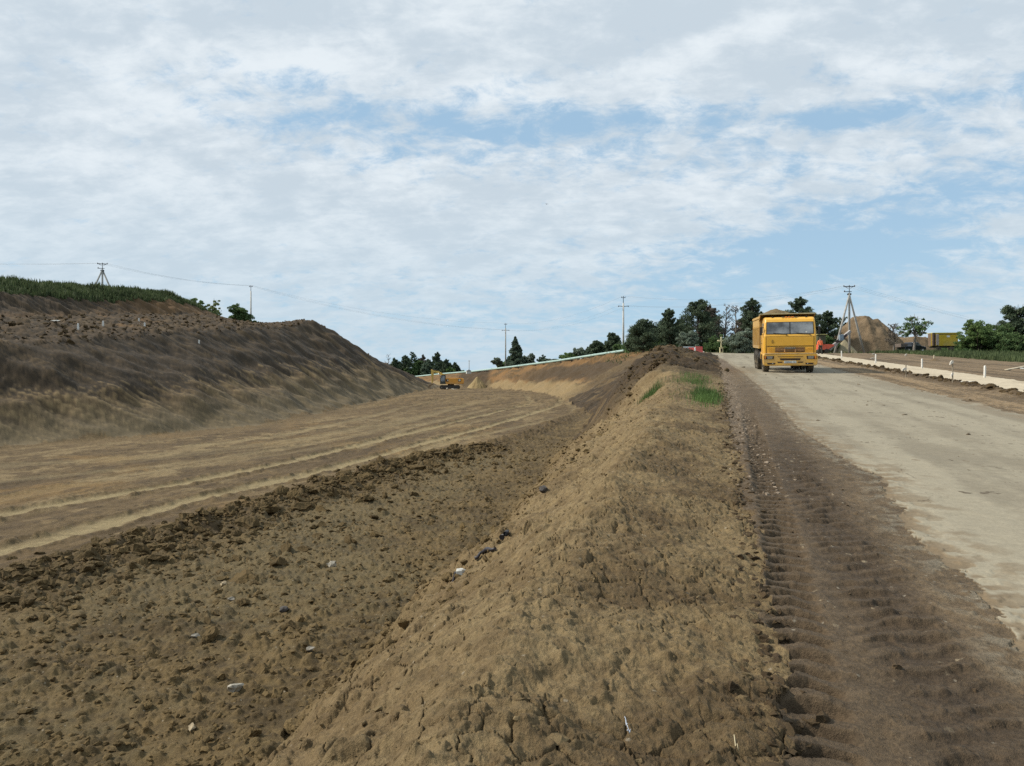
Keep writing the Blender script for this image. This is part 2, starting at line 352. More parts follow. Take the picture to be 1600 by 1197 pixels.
    cw = lerp(cw, TANL, sst(.45, 1., st + .4 * lane) * .35)
    cw = lerp(cw, FLRD * .8, sst(.15, .7, s2 - .5 * s1) * .6 * sst(-.5, .2, s3)); cw = lerp(cw, TANL, sst(.3, .7, s1 + .4 * s2) * .55)
    cw = lerp(cw, DARK, sst(.3, .6, s3 - .3 * s1) * .6)
    hs = .018 * s2 + .03 * s3 + .03 * nz1[m] + .012 * nl[m] + .02 * lumps(x, y, .3, 97, .15, .4, .3)
    ridge = np.zeros(x.size)
    for pts, wd, amp in TRACKS:
        td, ta = seg_dist(x, y, pts); wd = wd * (1 + .45 * perlin(ta * .25, 0 * ta + wd * 30, 198)); td = td + .18 * nz1[m] + .08 * nl[m] + .12 * perlin(x * .15, y * .15, 98)
        g = np.exp(-(np.abs(td) / wd) ** 4)
        sh = np.exp(-((np.abs(td) - wd * 1.35) / .16) ** 2)
        fd = sst(130, 95, y)
        hs = hs * (1 - .7 * g * amp) + fd * amp * (-.04 * g + .05 * sh * (.6 + nl[m]))
        pc = PALE * (1 - 0 * amp)
        cw = lerp(cw, pc, g * np.minimum(amp * (.55 + .45 * sst(-.5, .3, nl[m] + .5 * s3)), 1) * fd)
        cw = lerp(cw, FLRD, sh * amp * .6 * sst(-.3, .3, nf[m]) * fd)
    smf = np.clip(smooth_side, 0, 1)
    h = h + hs * smf
    c = c * (1 - smf[:, None]) + cw * smf[:, None]
    cd = mixc(DARK * 1.1, FLRD * 1.2, sst(-.5, .7, nf[m] + nl[m])); c = c * (1 - .7 * (edge_clod * sst(110, 70, y))[:, None]) + cd * .7 * (edge_clod * sst(110, 70, y))[:, None]
    farf = sst(55, 90, y)
    h += farf * (.14 * fbm(uu * .8, vv * .12, 3, 99) + .08 * nz1[m]); c = c * (1 - .6 * farf[:, None]) + .6 * farf[:, None] * mixc(TAND, TAN * 1.15, sst(-.5, .5, st + fbm(uu * .8, vv * .12, 3, 99)))
    # foot of the left slope is greyer
    gf = sst(3.5, .3, x - tx[m] + nz1[m]); c = lerp(c, TAN, gf * .5)
    H[m] = h; C[m] = c
    # ---- left hill
    m = np.where(zone == 4)[0]; x, y = X[m], Y[m]; zz = Z[m]
    hrel = zz - fz[m]
    cc = y + .30 * hrel
    st = fbm(cc * 4.0 + .25 * nl[m], hrel * .25 + 4, 4, 110, .6); st2 = fbm(cc * .55, hrel * .16, 3, 111); st3 = fbm(cc * 7.0, hrel * .22, 3, 117, .6); st = st + .22 * st3
    lower = x > Ex[m]
    tl = np.clip((x - tx[m]) / np.minimum(Ex[m] - tx[m], -.2), 0, 1)           # 0 toe .. 1 bench edge
    bound = .50 + .07 * st2 + .12 * st + np.interp(y, [30, 60, 85, 110, 170], [-.02, -.02, -.04, -.10, -.10])
    pale = sst(.06, -.06, tl - bound)
    c = mixc(TAND * .85, TAN * 1.0, sst(-.5, .6, st + .5 * st2)); c = lerp(c, lin(120, 108, 84) * ALB, sst(.45, .06, tl) * .6); c = lerp(c, TANL * .9, sst(.25, .8, st) * .3)
    dkc = mixc(BLACK * .92, DARK, sst(-.4, .7, st + .3 * nz1[m])); dkc = lerp(dkc, TAND, sst(.25, .8, st2 + .5 * st) * .7)
    dkc = lerp(dkc, TAND, sst(.0, .5, st2) * sst(95, 115, y) * .5)
    c = c * pale[:, None] + dkc * (1 - pale)[:, None]
    h = .045 * st + .045 * st2 + .02 * nl[m]
    ledge = fbm(cc * .3, hrel * .9, 2, 112); h += .07 * sst(.2, .5, ledge) * sst(.1, .3, tl) * sst(.8, .5, tl)
    c = c * (1 + .12 * st3[:, None]); c = lerp(c, BLACK, sst(.24, .30, ledge) * sst(.42, .34, ledge) * sst(.1, .3, tl) * sst(.7, .5, tl) * .6)
    mid = (x <= Ex[m]) & (x > Dx[m])                      # bench of spoil
    bl = lumps(x, y, 1.3, 113, .2, .6, .8); bl2 = lumps(x, y, .5, 114, .2, .6, .8)
    bc = mixc(BLACK, DARK * 1.1, sst(-.5, .6, nz1[m] + nl[m])); bc = lerp(bc, TAND, sst(.1, .7, nz2[m] + .6 * nz1[m]) * .65); bc = lerp(bc, OCHRE * .8, sst(.35, .9, fbm(x * .2, y * .2, 2, 115)) * .5)
    c[mid] = bc[mid]; h = np.where(mid, bl * .30 + bl2 * .25 + .2 * nz1[m], h)
    up = (x <= Dx[m]) & (x > Cx[m]); sup = fbm((y + .3 * zz) * 2.6, zz * .3, 4, 116, .6)
    uc = mixc(BLACK * .85, DARK, sst(-.4, .7, sup)); uc = lerp(uc, OCHRE * .65, sst(72, 92, y + 6 * sup) * .75 * sst(1.0, .25, (zz - np.interp(y, D_[0], D_[2])) / 3.2)); uc = lerp(uc, OCHRE * .6, sst(.5, .0, (zz - np.interp(y, D_[0], D_[2])) / 1.2) * .4)
    c[up] = uc[up]; h = np.where(up, .16 * sup, h)
    gp = x <= Cx[m]; gc = mixc(GRASS * .8, GRASS * 1.3, sst(-.6, .6, nz1[m])); c[gp] = gc[gp]; h = np.where(gp, .25 * nz1[m], h)
    H[m] = h * sst(0, .08, tl + .02); C[m] = c
    # ---- road surface
    m = np.where(zone == 1)[0]; x, y = X[m], Y[m]; dm = d[m]
    along = x * ST + y * CT
    streak = fbm(dm * 1.4, along * .06, 3, 120); blot = fbm(x * .5, y * .5, 4, 121)
    c = mixc(ROADD, ROADC, sst(-.7, .5, streak + .6 * blot + .25 * nf[m]))
    sp = lumps(x + .3 * nl[m], y * .8, .7, 122, .02, .10, .4); c = lerp(c, MUDD, sst(.0, .05, sp) * .8)
    sp2 = lumps(x, y * .6, .35, 123, .02, .14, .25); c = lerp(c, MUD, sst(.0, .05, sp2) * .6)
    c = lerp(c, MUD * 1.15, sst(.55, .0, dj[m] - ed[m] - .25 * sst(-.2, .5, nl[m])) * sst(-.4, .3, nf[m] + nl[m]) * .75); dirt = sst(.9, .0, (redge[m] - dm)) * .7; c = lerp(c, FIELD, dirt * sst(-.4, .4, nl[m] + nz1[m]))
    ledg = sst(.45, .0, dj[m] - ed[m]); c = lerp(c, MUD * 1.2, ledg * .5 * sst(-.3, .5, nl[m] + nf[m])); c = lerp(c, ROADC * 1.12, sst(.5, .2, dj[m] - ed[m]) * (1 - ledg) * .5)
    nm = y < 30
    ckv = np.ones(x.size); ckv[nm] = cracks(x[nm] + .3 * nz1[m][nm], y[nm] + .3 * nl[m][nm], 2.3, 125); ckl = sst(.012, .0, ckv) * sst(.0, .4, blot)
    c = lerp(c, MUDD, ckl * .7)
    tail = sst(30, 37, y) * sst(3.0, 2.2, np.abs(dm - 3.2)) * .0
    H[m] = -.012 * sst(.5, 0, dj[m] - ed[m]) * sst(-.2, .2, nf[m]) + .010 * nz1[m] + .004 * nl[m] + .10 * sp * .25 + .014 * np.clip(1 - (dj[m] - ed[m]) / .12, 0, 1) * 0 + .006
    C[m] = c; B[m] = .35
    # ---- muddy shoulder with the two tyre ruts
    m = np.where(zone == 2)[0]; x, y = X[m], Y[m]; dm = d[m]; along = x * ST + y * CT
    wob = .03 * perlin(along * .35, 0 * along, 130)
    r1c = np.interp(y, [0, 3, 5.3, 7.25, 10.3, 20, 60], [.40, .42, .50, .56, .62, .80, .80]) + wob
    q1 = (dm - r1c) / .145
    nearm = sst(22, 12, y)
    g1 = np.exp(-np.abs(q1) ** 6) * nearm
    lug = (along * 1.0 + .10 * np.abs(q1) * .4 + .015 * nl[m]) / .195
    lw = .5 + .5 * np.sin(2 * np.pi * lug + .8 * perlin(along * 1.3, dm * 4, 131) + .2 * nf[m]); lw = sst(.32, .70, lw)
    r2c = np.interp(y, [0, 3, 4.55, 6.6, 9, 12, 30], [1.12, 1.08, 1.04, .98, 1.02, 1.05, 1.05]) + wob
    q2 = (dm - r2c) / .25; g2 = np.exp(-np.abs(q2) ** 4) * sst(14, 9, y)
    lug2 = (along - .22 * q2 * .5) / .20; lw2 = sst(.38, .85, .5 + .5 * np.sin(2 * np.pi * lug2 + 1.6 * perlin(x * 3, y * 3, 132) + .8 * nf[m]))
    brk = sst(-.3, .45, perlin(x * 3.3, y * 2.2, 133))
    h = .02 * nz1[m] + .012 * nl[m] + .006 * nf[m]
    h = h * (1 - .5 * g1) - .065 * g1 + .078 * lw * g1 * (.7 + .3 * brk) - .015 * g2 + .032 * lw2 * g2 * (.25 + .75 * brk) + .008 * g2 * fbm(x * 9, y * 9, 3, 145) + .025 * np.exp(-((q2 - 1.1) / .4) ** 2) * sst(14, 9, y) * lumps(x, y, .16, 147, .2, .6, .8)
    lip = np.exp(-((q1 + 1.35) / .45) ** 2) * nearm; h += lip * (.015 + .05 * lumps(x, y, .12, 134, .2, .6, .8))
    h += lumps(x, y, .09, 135, .12, .42, .45) * .09 * .35 + lumps(x, y, .035, 136, .2, .5, .6) * .035 * .35
    c = mixc(MUD * .92, MUD * 1.12, sst(-.6, .6, nz1[m] + .8 * nf[m]))
    c = lerp(c, MUDD, np.clip(.75 * g1 * (1 - .6 * lw) + .55 * g2 * (1 - .5 * lw2) + .25 * g2, 0, 1))
    c = lerp(c, MUDD, sst(1.45, 1.2, dm + .06 * nl[m]) * sst(40, 15, y) * .38); c = lerp(c, MUDD, sst(.1, .8, nz2[m] + .5 * nl[m]) * .25)
    c = lerp(c, ROADD, sst(.35, .0, ed[m] - dj[m]) * sst(-.1, .35, nf[m] + nl[m] * .6) * .65); fr = sst(30, 60, y); c = lerp(c, lin(118, 100, 84) * ALB, fr * .6)
    pebl = sst(0, .02, lumps(x, y, .16, 137, .03, .17, .5)); c = lerp(c, lin(190, 172, 140) * ALB, pebl * .55 * sst(-.1, .5, fbm(x * 1.1, y * 1.1, 2, 138)) * (1 - g1))
    gs = np.exp(-((dm - .45) / .30) ** 2) * sst(10, 16, y); pb2 = sst(0, .1, lumps(x, y, .14, 139, .15, .45, .8)); c = lerp(c, lin(165, 146, 124) * ALB, gs * (.2 + .8 * pb2) * .55); h += gs * pb2 * .015
    H[m] = h; C[m] = c; B[m] = .9
    # ---- right hand side: dirt, pale strip, field, verge
    m = np.where(zone == 6)[0]; x, y = X[m], Y[m]; dm = d[m]; along = x * ST + y * CT
    st = fbm(dm * 1.3 + .2 * nz1[m], along * .07, 4, 140)
    c = mixc(FIELDD, FIELD * 1.05, sst(-.6, .5, st + .4 * nz1[m] + .2 * nf[m]))
    c = lerp(c, FIELDD * .8, sst(.5, .9, fbm(dm * 2.6, along * .12, 3, 141)) * .6)
    strip = (dm < 9.3); c[strip] = mixc(MUD * 1.05, lin(160, 136, 104) * ALB, sst(-.4, .5, st + nf[m] * .7 + nz1[m] * .5))[strip]
    wr = np.exp(-((dm - 8.75 - .12 * nz1[m]) / .26) ** 2) * (.5 + .5 * sst(-.5, .3, perlin(along * .35, 0 * along, 142)))
    wh = wr * (.07 + .06 * nl[m] + .15 * lumps(x, y, .42, 143, .2, .6, .8)); c = lerp(c, DARK * .95, wr ** .6)
    ver = sst(20.6, 21.6, dm + .7 * nz1[m]) * sst(25, 40, y); c = lerp(c, GRASS, ver * .95)
    bk = sst(116, 122, y); c = lerp(c, GRASS * .9, bk * .9)
    H[m] = wh + .03 * nz1[m] + .012 * nl[m] + .035 * st * (dm > 11) + .08 * ver * nl[m] + lumps(x, y, .22, 144, .15, .4, .4) * .05 * (dm < 9)
    C[m] = c
    m = np.where(zone == 5)[0]; x, y = X[m], Y[m]
    C[m] = mixc(GRV * .86, GRV, sst(-.6, .5, nz1[m] + nf[m])); C[m] = lerp(C[m], FIELD, sst(.45, .9, fbm(x * .5, y * .5, 3, 150) + .4 * nl[m]) * .35)
    H[m] = .03 + .008 * nl[m]; B[m] = .5
    m = np.where(zone == 7)[0]; C[m] = mixc(GRASS * .7, GRASS * 1.2, sst(-.5, .5, fbm(X[m] * .01, Y[m] * .01, 3, 160))); H[m] = 0
    H *= sst(1.0, 2.2, r) * .9 + .1
    Z = Z + H
    # ---- meshes, one per kind of ground
    V = np.stack([X, Y, Z], 1).astype(np.float32)
    i = np.arange(nr - 1)[:, None]; j = np.arange(nc - 1)[None, :]
    f = np.stack([i * nc + j, i * nc + j + 1, (i + 1) * nc + j + 1, (i + 1) * nc + j], -1).reshape(-1, 4)
    # centre cap
    cen = f[:, 0]; fz_ = zone[f[:, 2]]
    C4 = np.concatenate([np.clip(C, 0, 1), np.ones((n, 1))], 1).astype(np.float32)
    mats = terrain_material()
    for k, nm_ in enumerate(ZN):
        fk = f[fz_ == k]
        if k == 2:                                   # close the small hole under the viewer
            pass
        if not len(fk): continue
        used = np.unique(fk); remap = np.full(n, -1, np.int32); remap[used] = np.arange(len(used))
        fk = remap[fk][:, ::-1]
        me = bpy.data.meshes.new(nm_)
        me.vertices.add(len(used)); me.vertices.foreach_set('co', V[used].ravel())
        me.loops.add(fk.size); me.loops.foreach_set('vertex_index', fk.ravel().astype(np.int32))
        me.polygons.add(len(fk)); me.polygons.foreach_set('loop_start', np.arange(0, fk.size, 4, dtype=np.int32)); me.polygons.foreach_set('loop_total', np.full(len(fk), 4, np.int32))
        me.polygons.foreach_set('use_smooth', np.ones(len(fk), bool))
        me.update(calc_edges=True)
        ca = me.color_attributes.new('soil', 'FLOAT_COLOR', 'POINT'); ca.data.foreach_set('color', C4[used].ravel())
        me.materials.append(mats[k])
        o = bpy.data.objects.new(nm_, me); COL.objects.link(o); o['kind'] = 'structure'
    return X, Y, Z, nr, nc, q, ang
def terrain_material():
    out = []
    for k, nm_ in enumerate(ZN):
        mt = bpy.data.materials.new(nm_ + '_soil'); mt.use_nodes = True
        t = NT(mt.node_tree); bs = t.n['Principled BSDF']
        at = t.node('ShaderNodeAttribute', attribute_name='soil').outputs['Color']
        co = t.node('ShaderNodeTexCoord').outputs['Object']
        n1 = t.noise(co, 38, 6, .65); n2 = t.noise(co, 9, 5, .6); n3 = t.noise(co, 160, 3, .6)
        v = t.m('ADD', t.m('ADD', t.m('MULTIPLY', n1, .9), t.m('MULTIPLY', n2, .6)), t.m('MULTIPLY', n3, .5))
        amp = {1: .30, 5: .25, 4: .38, 0: .6, 3: .62}.get(k, .75)
        f = t.ramp(v, .68, 1.32, 1 - amp * .62, 1 + amp * .50)
        c = t.mix(1.0, at, t.node('ShaderNodeCombineColor', {0: f, 1: f, 2: f}).outputs[0], 'MULTIPLY')
        if k in (0, 2, 3, 6):                       # small pale stones in the soil
            vo = t.node('ShaderNodeTexVoronoi', {'Scale': 17.0}); t.l.new(co, vo.inputs['Vector'])
            sel = t.m('GREATER_THAN', t.node('ShaderNodeSeparateColor', {0: vo.outputs['Color']}).outputs[0], .93)
            st = t.m('MULTIPLY', t.ramp(vo.outputs['Distance'], .12, .24, 1, 0), sel)
            c = t.mix(t.m('MULTIPLY', st, .55), c, (.36, .31, .23))
        t.l.new(c, bs.inputs['Base Color'])
        t.set(bs.inputs['Roughness'], .96 if k not in (2,) else .82); bs.inputs['Specular IOR Level'].default_value = .25
        bh = t.m('ADD', t.m('MULTIPLY', n1, .6), t.m('MULTIPLY', n3, .35))
        b = t.node('ShaderNodeBump', {'Height': bh, 'Strength': {1: .35, 5: .3, 2: .9, 4: .45}.get(k, .9), 'Distance': {1: .006, 5: .01, 2: .03, 4: .02}.get(k, .035)})
        t.l.new(b.outputs[0], bs.inputs['Normal'])
        out.append(mt)
    return out
TX, TY, TZ, TNR, TNC, TQ, TANG = build_terrain()
def ground(x, y):                                      # height of the finished ground, bilinear
    r = math.hypot(x, y); a = math.atan2(x, y)
    i = int(np.clip(np.searchsorted(TQ, r) - 1, 0, TNR - 2)); j = int(np.clip(np.searchsorted(TANG, a) - 1, 0, TNC - 2))
    s = (r - TQ[i]) / (TQ[i + 1] - TQ[i]); t = (a - TANG[j]) / (TANG[j + 1] - TANG[j])
    Zg = TZ.reshape(TNR, TNC)
    return float((Zg[i, j] * (1 - t) + Zg[i, j + 1] * t) * (1 - s) + (Zg[i + 1, j] * (1 - t) + Zg[i + 1, j + 1] * t) * s)
# ------------------------------------------------------------------ helpers for things
rng = random.Random(7)
MATS = {}
def mat(name, col, rough=.6, metal=0., spec=.5, var=.25, scale=6., bump=0., dirt=None, coat=0., emit=None, trans=0.):
    if name in MATS: return MATS[name]
    mt = bpy.data.materials.new(name); mt.use_nodes = True; t = NT(mt.node_tree); b = t.n['Principled BSDF']
    co = t.node('ShaderNodeTexCoord').outputs['Object']
    n = t.noise(co, scale, 5, .6)
    f = t.ramp(n, .3, .7, 1 - var, 1 + var)
    c = t.mix(1.0, tuple(col), t.node('ShaderNodeCombineColor', {0: f, 1: f, 2: f}).outputs[0], 'MULTIPLY')
    if dirt is not None:
        n2 = t.noise(co, scale * .5, 6, .7); z = t.node('ShaderNodeSeparateXYZ', {'Vector': co}).outputs[2]
        low = t.ramp(z, dirt[0], dirt[1], .75, .10)
        c = t.mix(t.m('MULTIPLY', t.ramp(n2, .35, .62), low), c, tuple(dirt[2]))
    t.l.new(c, b.inputs['Base Color'])
    b.inputs['Roughness'].default_value = rough; b.inputs['Metallic'].default_value = metal
    b.inputs['Specular IOR Level'].default_value = spec; b.inputs['Coat Weight'].default_value = coat
    b.inputs['Transmission Weight'].default_value = trans
    if bump:
        bb = t.node('ShaderNodeBump', {'Height': n, 'Strength': .8, 'Distance': bump}); t.l.new(bb.outputs[0], b.inputs['Normal'])
    MATS[name] = mt; return mt
def leafmat(name, c1, c2, trans=.25):
    if name in MATS: return MATS[name]
    mt = bpy.data.materials.new(name); mt.use_nodes = True; t = NT(mt.node_tree); b = t.n['Principled BSDF']
    at = t.node('ShaderNodeAttribute', attribute_name='tone').outputs['Fac']
    c = t.mix(at, tuple(c1), tuple(c2)); t.l.new(c, b.inputs['Base Color'])
    b.inputs['Roughness'].default_value = .75; b.inputs['Specular IOR Level'].default_value = .2
    tr = t.node('ShaderNodeBsdfTranslucent', {'Color': c}); mx = t.node('ShaderNodeMixShader', {0: trans})
    t.l.new(b.outputs[0], mx.inputs[1]); t.l.new(tr.outputs[0], mx.inputs[2]); t.l.new(mx.outputs[0], t.n['Material Output'].inputs[0])
    MATS[name] = mt; return mt

class MB:
    def __init__(s): s.v = []; s.f = []; s.s = []
    def add(s, v, f, smooth=False):
        o = len(s.v); s.v += [tuple(p) for p in v]; s.f += [tuple(i + o for i in q) for q in f]; s.s += [smooth] * len(f); return s
    def box(s, c, d, rot=None, taper=1.0):
        x, y, z = d[0] / 2, d[1] / 2, d[2] / 2; vs = []
        for k, (sx_, sy_, sz_) in enumerate([(-1, -1, -1), (1, -1, -1), (1, 1, -1), (-1, 1, -1), (-1, -1, 1), (1, -1, 1), (1, 1, 1), (-1, 1, 1)]):
            tp = taper if sz_ > 0 else 1
            p = Vector((sx_ * x * tp, sy_ * y * tp, sz_ * z))
            if rot is not None: p = rot @ p
            vs.append(p + Vector(c))
        return s.add(vs, [(0, 3, 2, 1), (4, 5, 6, 7), (0, 1, 5, 4), (1, 2, 6, 5), (2, 3, 7, 6), (3, 0, 4, 7)])
    def tube(s, pts, rad, n=8, cap=True, smooth=True):
        pts = [Vector(p) for p in pts]; rad = rad if isinstance(rad, (list, tuple)) else [rad] * len(pts)
        vs, fs = [], []; up = None
        for i, p in enumerate(pts):
            d = (pts[min(i + 1, len(pts) - 1)] - pts[max(i - 1, 0)])
            d = d.normalized() if d.length > 1e-9 else Vector((0, 0, 1))
            a = d.cross(Vector((0, 0, 1))) if abs(d.z) < .9 else d.cross(Vector((1, 0, 0)))
            if up is not None:
                a = up - d * up.dot(d)
            a.normalize(); up = a; b = d.cross(a)
            for k in range(n):
                t = 2 * math.pi * k / n; vs.append(p + (a * math.cos(t) + b * math.sin(t)) * rad[i])
        for i in range(len(pts) - 1):
            for k in range(n):
                k2 = (k + 1) % n; fs.append((i * n + k, i * n + k2, (i + 1) * n + k2, (i + 1) * n + k))
        s.add(vs, fs, smooth)
        if cap:
            o = len(s.v) - len(vs); s.f.append(tuple(o + k for k in range(n))[::-1]); s.s.append(False)
            o2 = o + (len(pts) - 1) * n; s.f.append(tuple(o2 + k for k in range(n))); s.s.append(False)
        return s
    def prism(s, poly, a, b, axis='x'):
        """poly of (u, v) extruded from a to b along an axis; x: (y,z), y: (x,z), z: (x,y)"""
        def P(u, v, w_): return {'x': (w_, u, v), 'y': (u, w_, v), 'z': (u, v, w_)}[axis]
        n = len(poly); vs = [P(u, v, a) for u, v in poly] + [P(u, v, b) for u, v in poly]
        fs = [tuple(range(n)), tuple(range(2 * n - 1, n - 1, -1))] + [(k, k + n, (k + 1) % n + n, (k + 1) % n) for k in range(n)]
        return s.add(vs, fs)
    def lathe(s, prof, c, n=24, axis='x'):
        """prof of (radius, offset along the axis)"""
        vs, fs = [], []
        for r_, w_ in prof:
            for k in range(n):
                t = 2 * math.pi * k / n; u, v = r_ * math.cos(t), r_ * math.sin(t)
                p = {'x': (w_, u, v), 'y': (u, w_, v), 'z': (u, v, w_)}[axis]; vs.append(Vector(p) + Vector(c))
        for i in range(len(prof) - 1):
            for k in range(n):
                k2 = (k + 1) % n; fs.append((i * n + k, i * n + k2, (i + 1) * n + k2, (i + 1) * n + k))
        return s.add(vs, fs, True)
    def build(s, name, m, parent=None, bevel=0, seg=2):
        me = bpy.data.meshes.new(name); me.from_pydata(s.v, [], s.f); me.polygons.foreach_set('use_smooth', s.s)
        bm = bmesh.new(); bm.from_mesh(me); bmesh.ops.recalc_face_normals(bm, faces=bm.faces); bm.to_mesh(me); bm.free()
        me.materials.append(m); o = bpy.data.objects.new(name, me); COL.objects.link(o)
        if parent: o.parent = parent
        if bevel:
            b = o.modifiers.new('bevel', 'BEVEL'); b.width = bevel; b.segments = seg; b.limit_method = 'ANGLE'; b.angle_limit = R(35); b.harden_normals = False
        return o
def tag(o, label, cat, group=None, kind=None):
    o['label'] = label; o['category'] = cat
    if group: o['group'] = group
    if kind: o['kind'] = kind
    return o
def thing(name, label, cat, loc=(0, 0, 0), rz=0, group=None):
    o = bpy.data.objects.new(name, None); COL.objects.link(o); o.location = loc; o.rotation_euler = (0, 0, rz)
    return tag(o, label, cat, group)
def np_mesh(name, V, F, m, parent=None, tone=None, smooth=False):
    me = bpy.data.meshes.new(name); k = F.shape[1]
    me.vertices.add(len(V)); me.vertices.foreach_set('co', V.astype(np.float32).ravel())
    me.loops.add(F.size); me.loops.foreach_set('vertex_index', F.astype(np.int32).ravel())
    me.polygons.add(len(F)); me.polygons.foreach_set('loop_start', np.arange(0, F.size, k, dtype=np.int32)); me.polygons.foreach_set('loop_total', np.full(len(F), k, np.int32))
    me.polygons.foreach_set('use_smooth', np.full(len(F), smooth)); me.update(calc_edges=True)
    if tone is not None:
        a = me.attributes.new('tone', 'FLOAT', 'POINT'); a.data.foreach_set('value', tone.astype(np.float32))
    me.materials.append(m); o = bpy.data.objects.new(name, me); COL.objects.link(o)
    if parent: o.parent = parent
    return o
def leaves(rs, P, size, n_each, spread, long=1.0, up=0.0, tone0=None):
    """n_each small quads round each point of P"""
    n = len(P) * n_each
    c = np.repeat(P, n_each, 0); sp = np.repeat(spread, n_each) if np.ndim(spread) else spread
    off = rs.normal(size=(n, 3)); off /= np.linalg.norm(off, axis=1)[:, None]; off *= (rs.uniform(0, 1, n) ** .45 * sp)[:, None]; off[:, 2] *= .62
    c = c + off
    a = rs.normal(size=(n, 3)); a[:, 2] += up * 1.5; a /= np.linalg.norm(a, axis=1)[:, None]
    b = rs.normal(size=(n, 3)); b = np.cross(a, b); b /= np.linalg.norm(b, axis=1)[:, None]
    s = size * rs.uniform(.6, 1.3, n)[:, None]
    a = a * s * long; b = b * s / long
    V = np.stack([c - a * .5 - b * .3, c + a * .1 - b * .5, c + a * .5 + b * .1, c + b * .5 - a * .1], 1).reshape(-1, 3)
    F = np.arange(n * 4).reshape(-1, 4)
    t = rs.uniform(0, 1, len(P)) if tone0 is None else tone0
    tone = np.repeat(np.clip(np.repeat(t, n_each) * .75 + rs.uniform(-.1, .3, n), 0, 1), 4)
    return V, F, tone
BARK = mat('bark', (.085, .062, .045), .9, var=.4, scale=5, bump=.02)
BARKG = mat('grey_bark', (.17, .15, .125), .9, var=.35, scale=5, bump=.02)
LM = {'pine': leafmat('pine_needles', (.040, .062, .040), (.13, .17, .095), .2),
      'spruce': leafmat('spruce_needles', (.052, .08, .058), (.17, .22, .145), .2),
      'leaf': leafmat('green_leaves', (.07, .12, .04), (.22, .31, .11), .35),
      'dark': leafmat('dark_leaves', (.048, .088, .034), (.16, .235, .09), .3),
      'light': leafmat('yellowish_leaves', (.14, .18, .07), (.34, .40, .18), .4),
      'olive': leafmat('silver_leaves', (.09, .12, .085), (.27, .32, .24), .3),
      'weed': leafmat('weed_blades', (.045, .062, .026), (.12, .155, .065), .25), 'dead': leafmat('dry_needles', (.07, .058, .045), (.17, .145, .115), .15),
      'grass': leafmat('grass_blades', (.04, .075, .02), (.13, .21, .06), .3)}
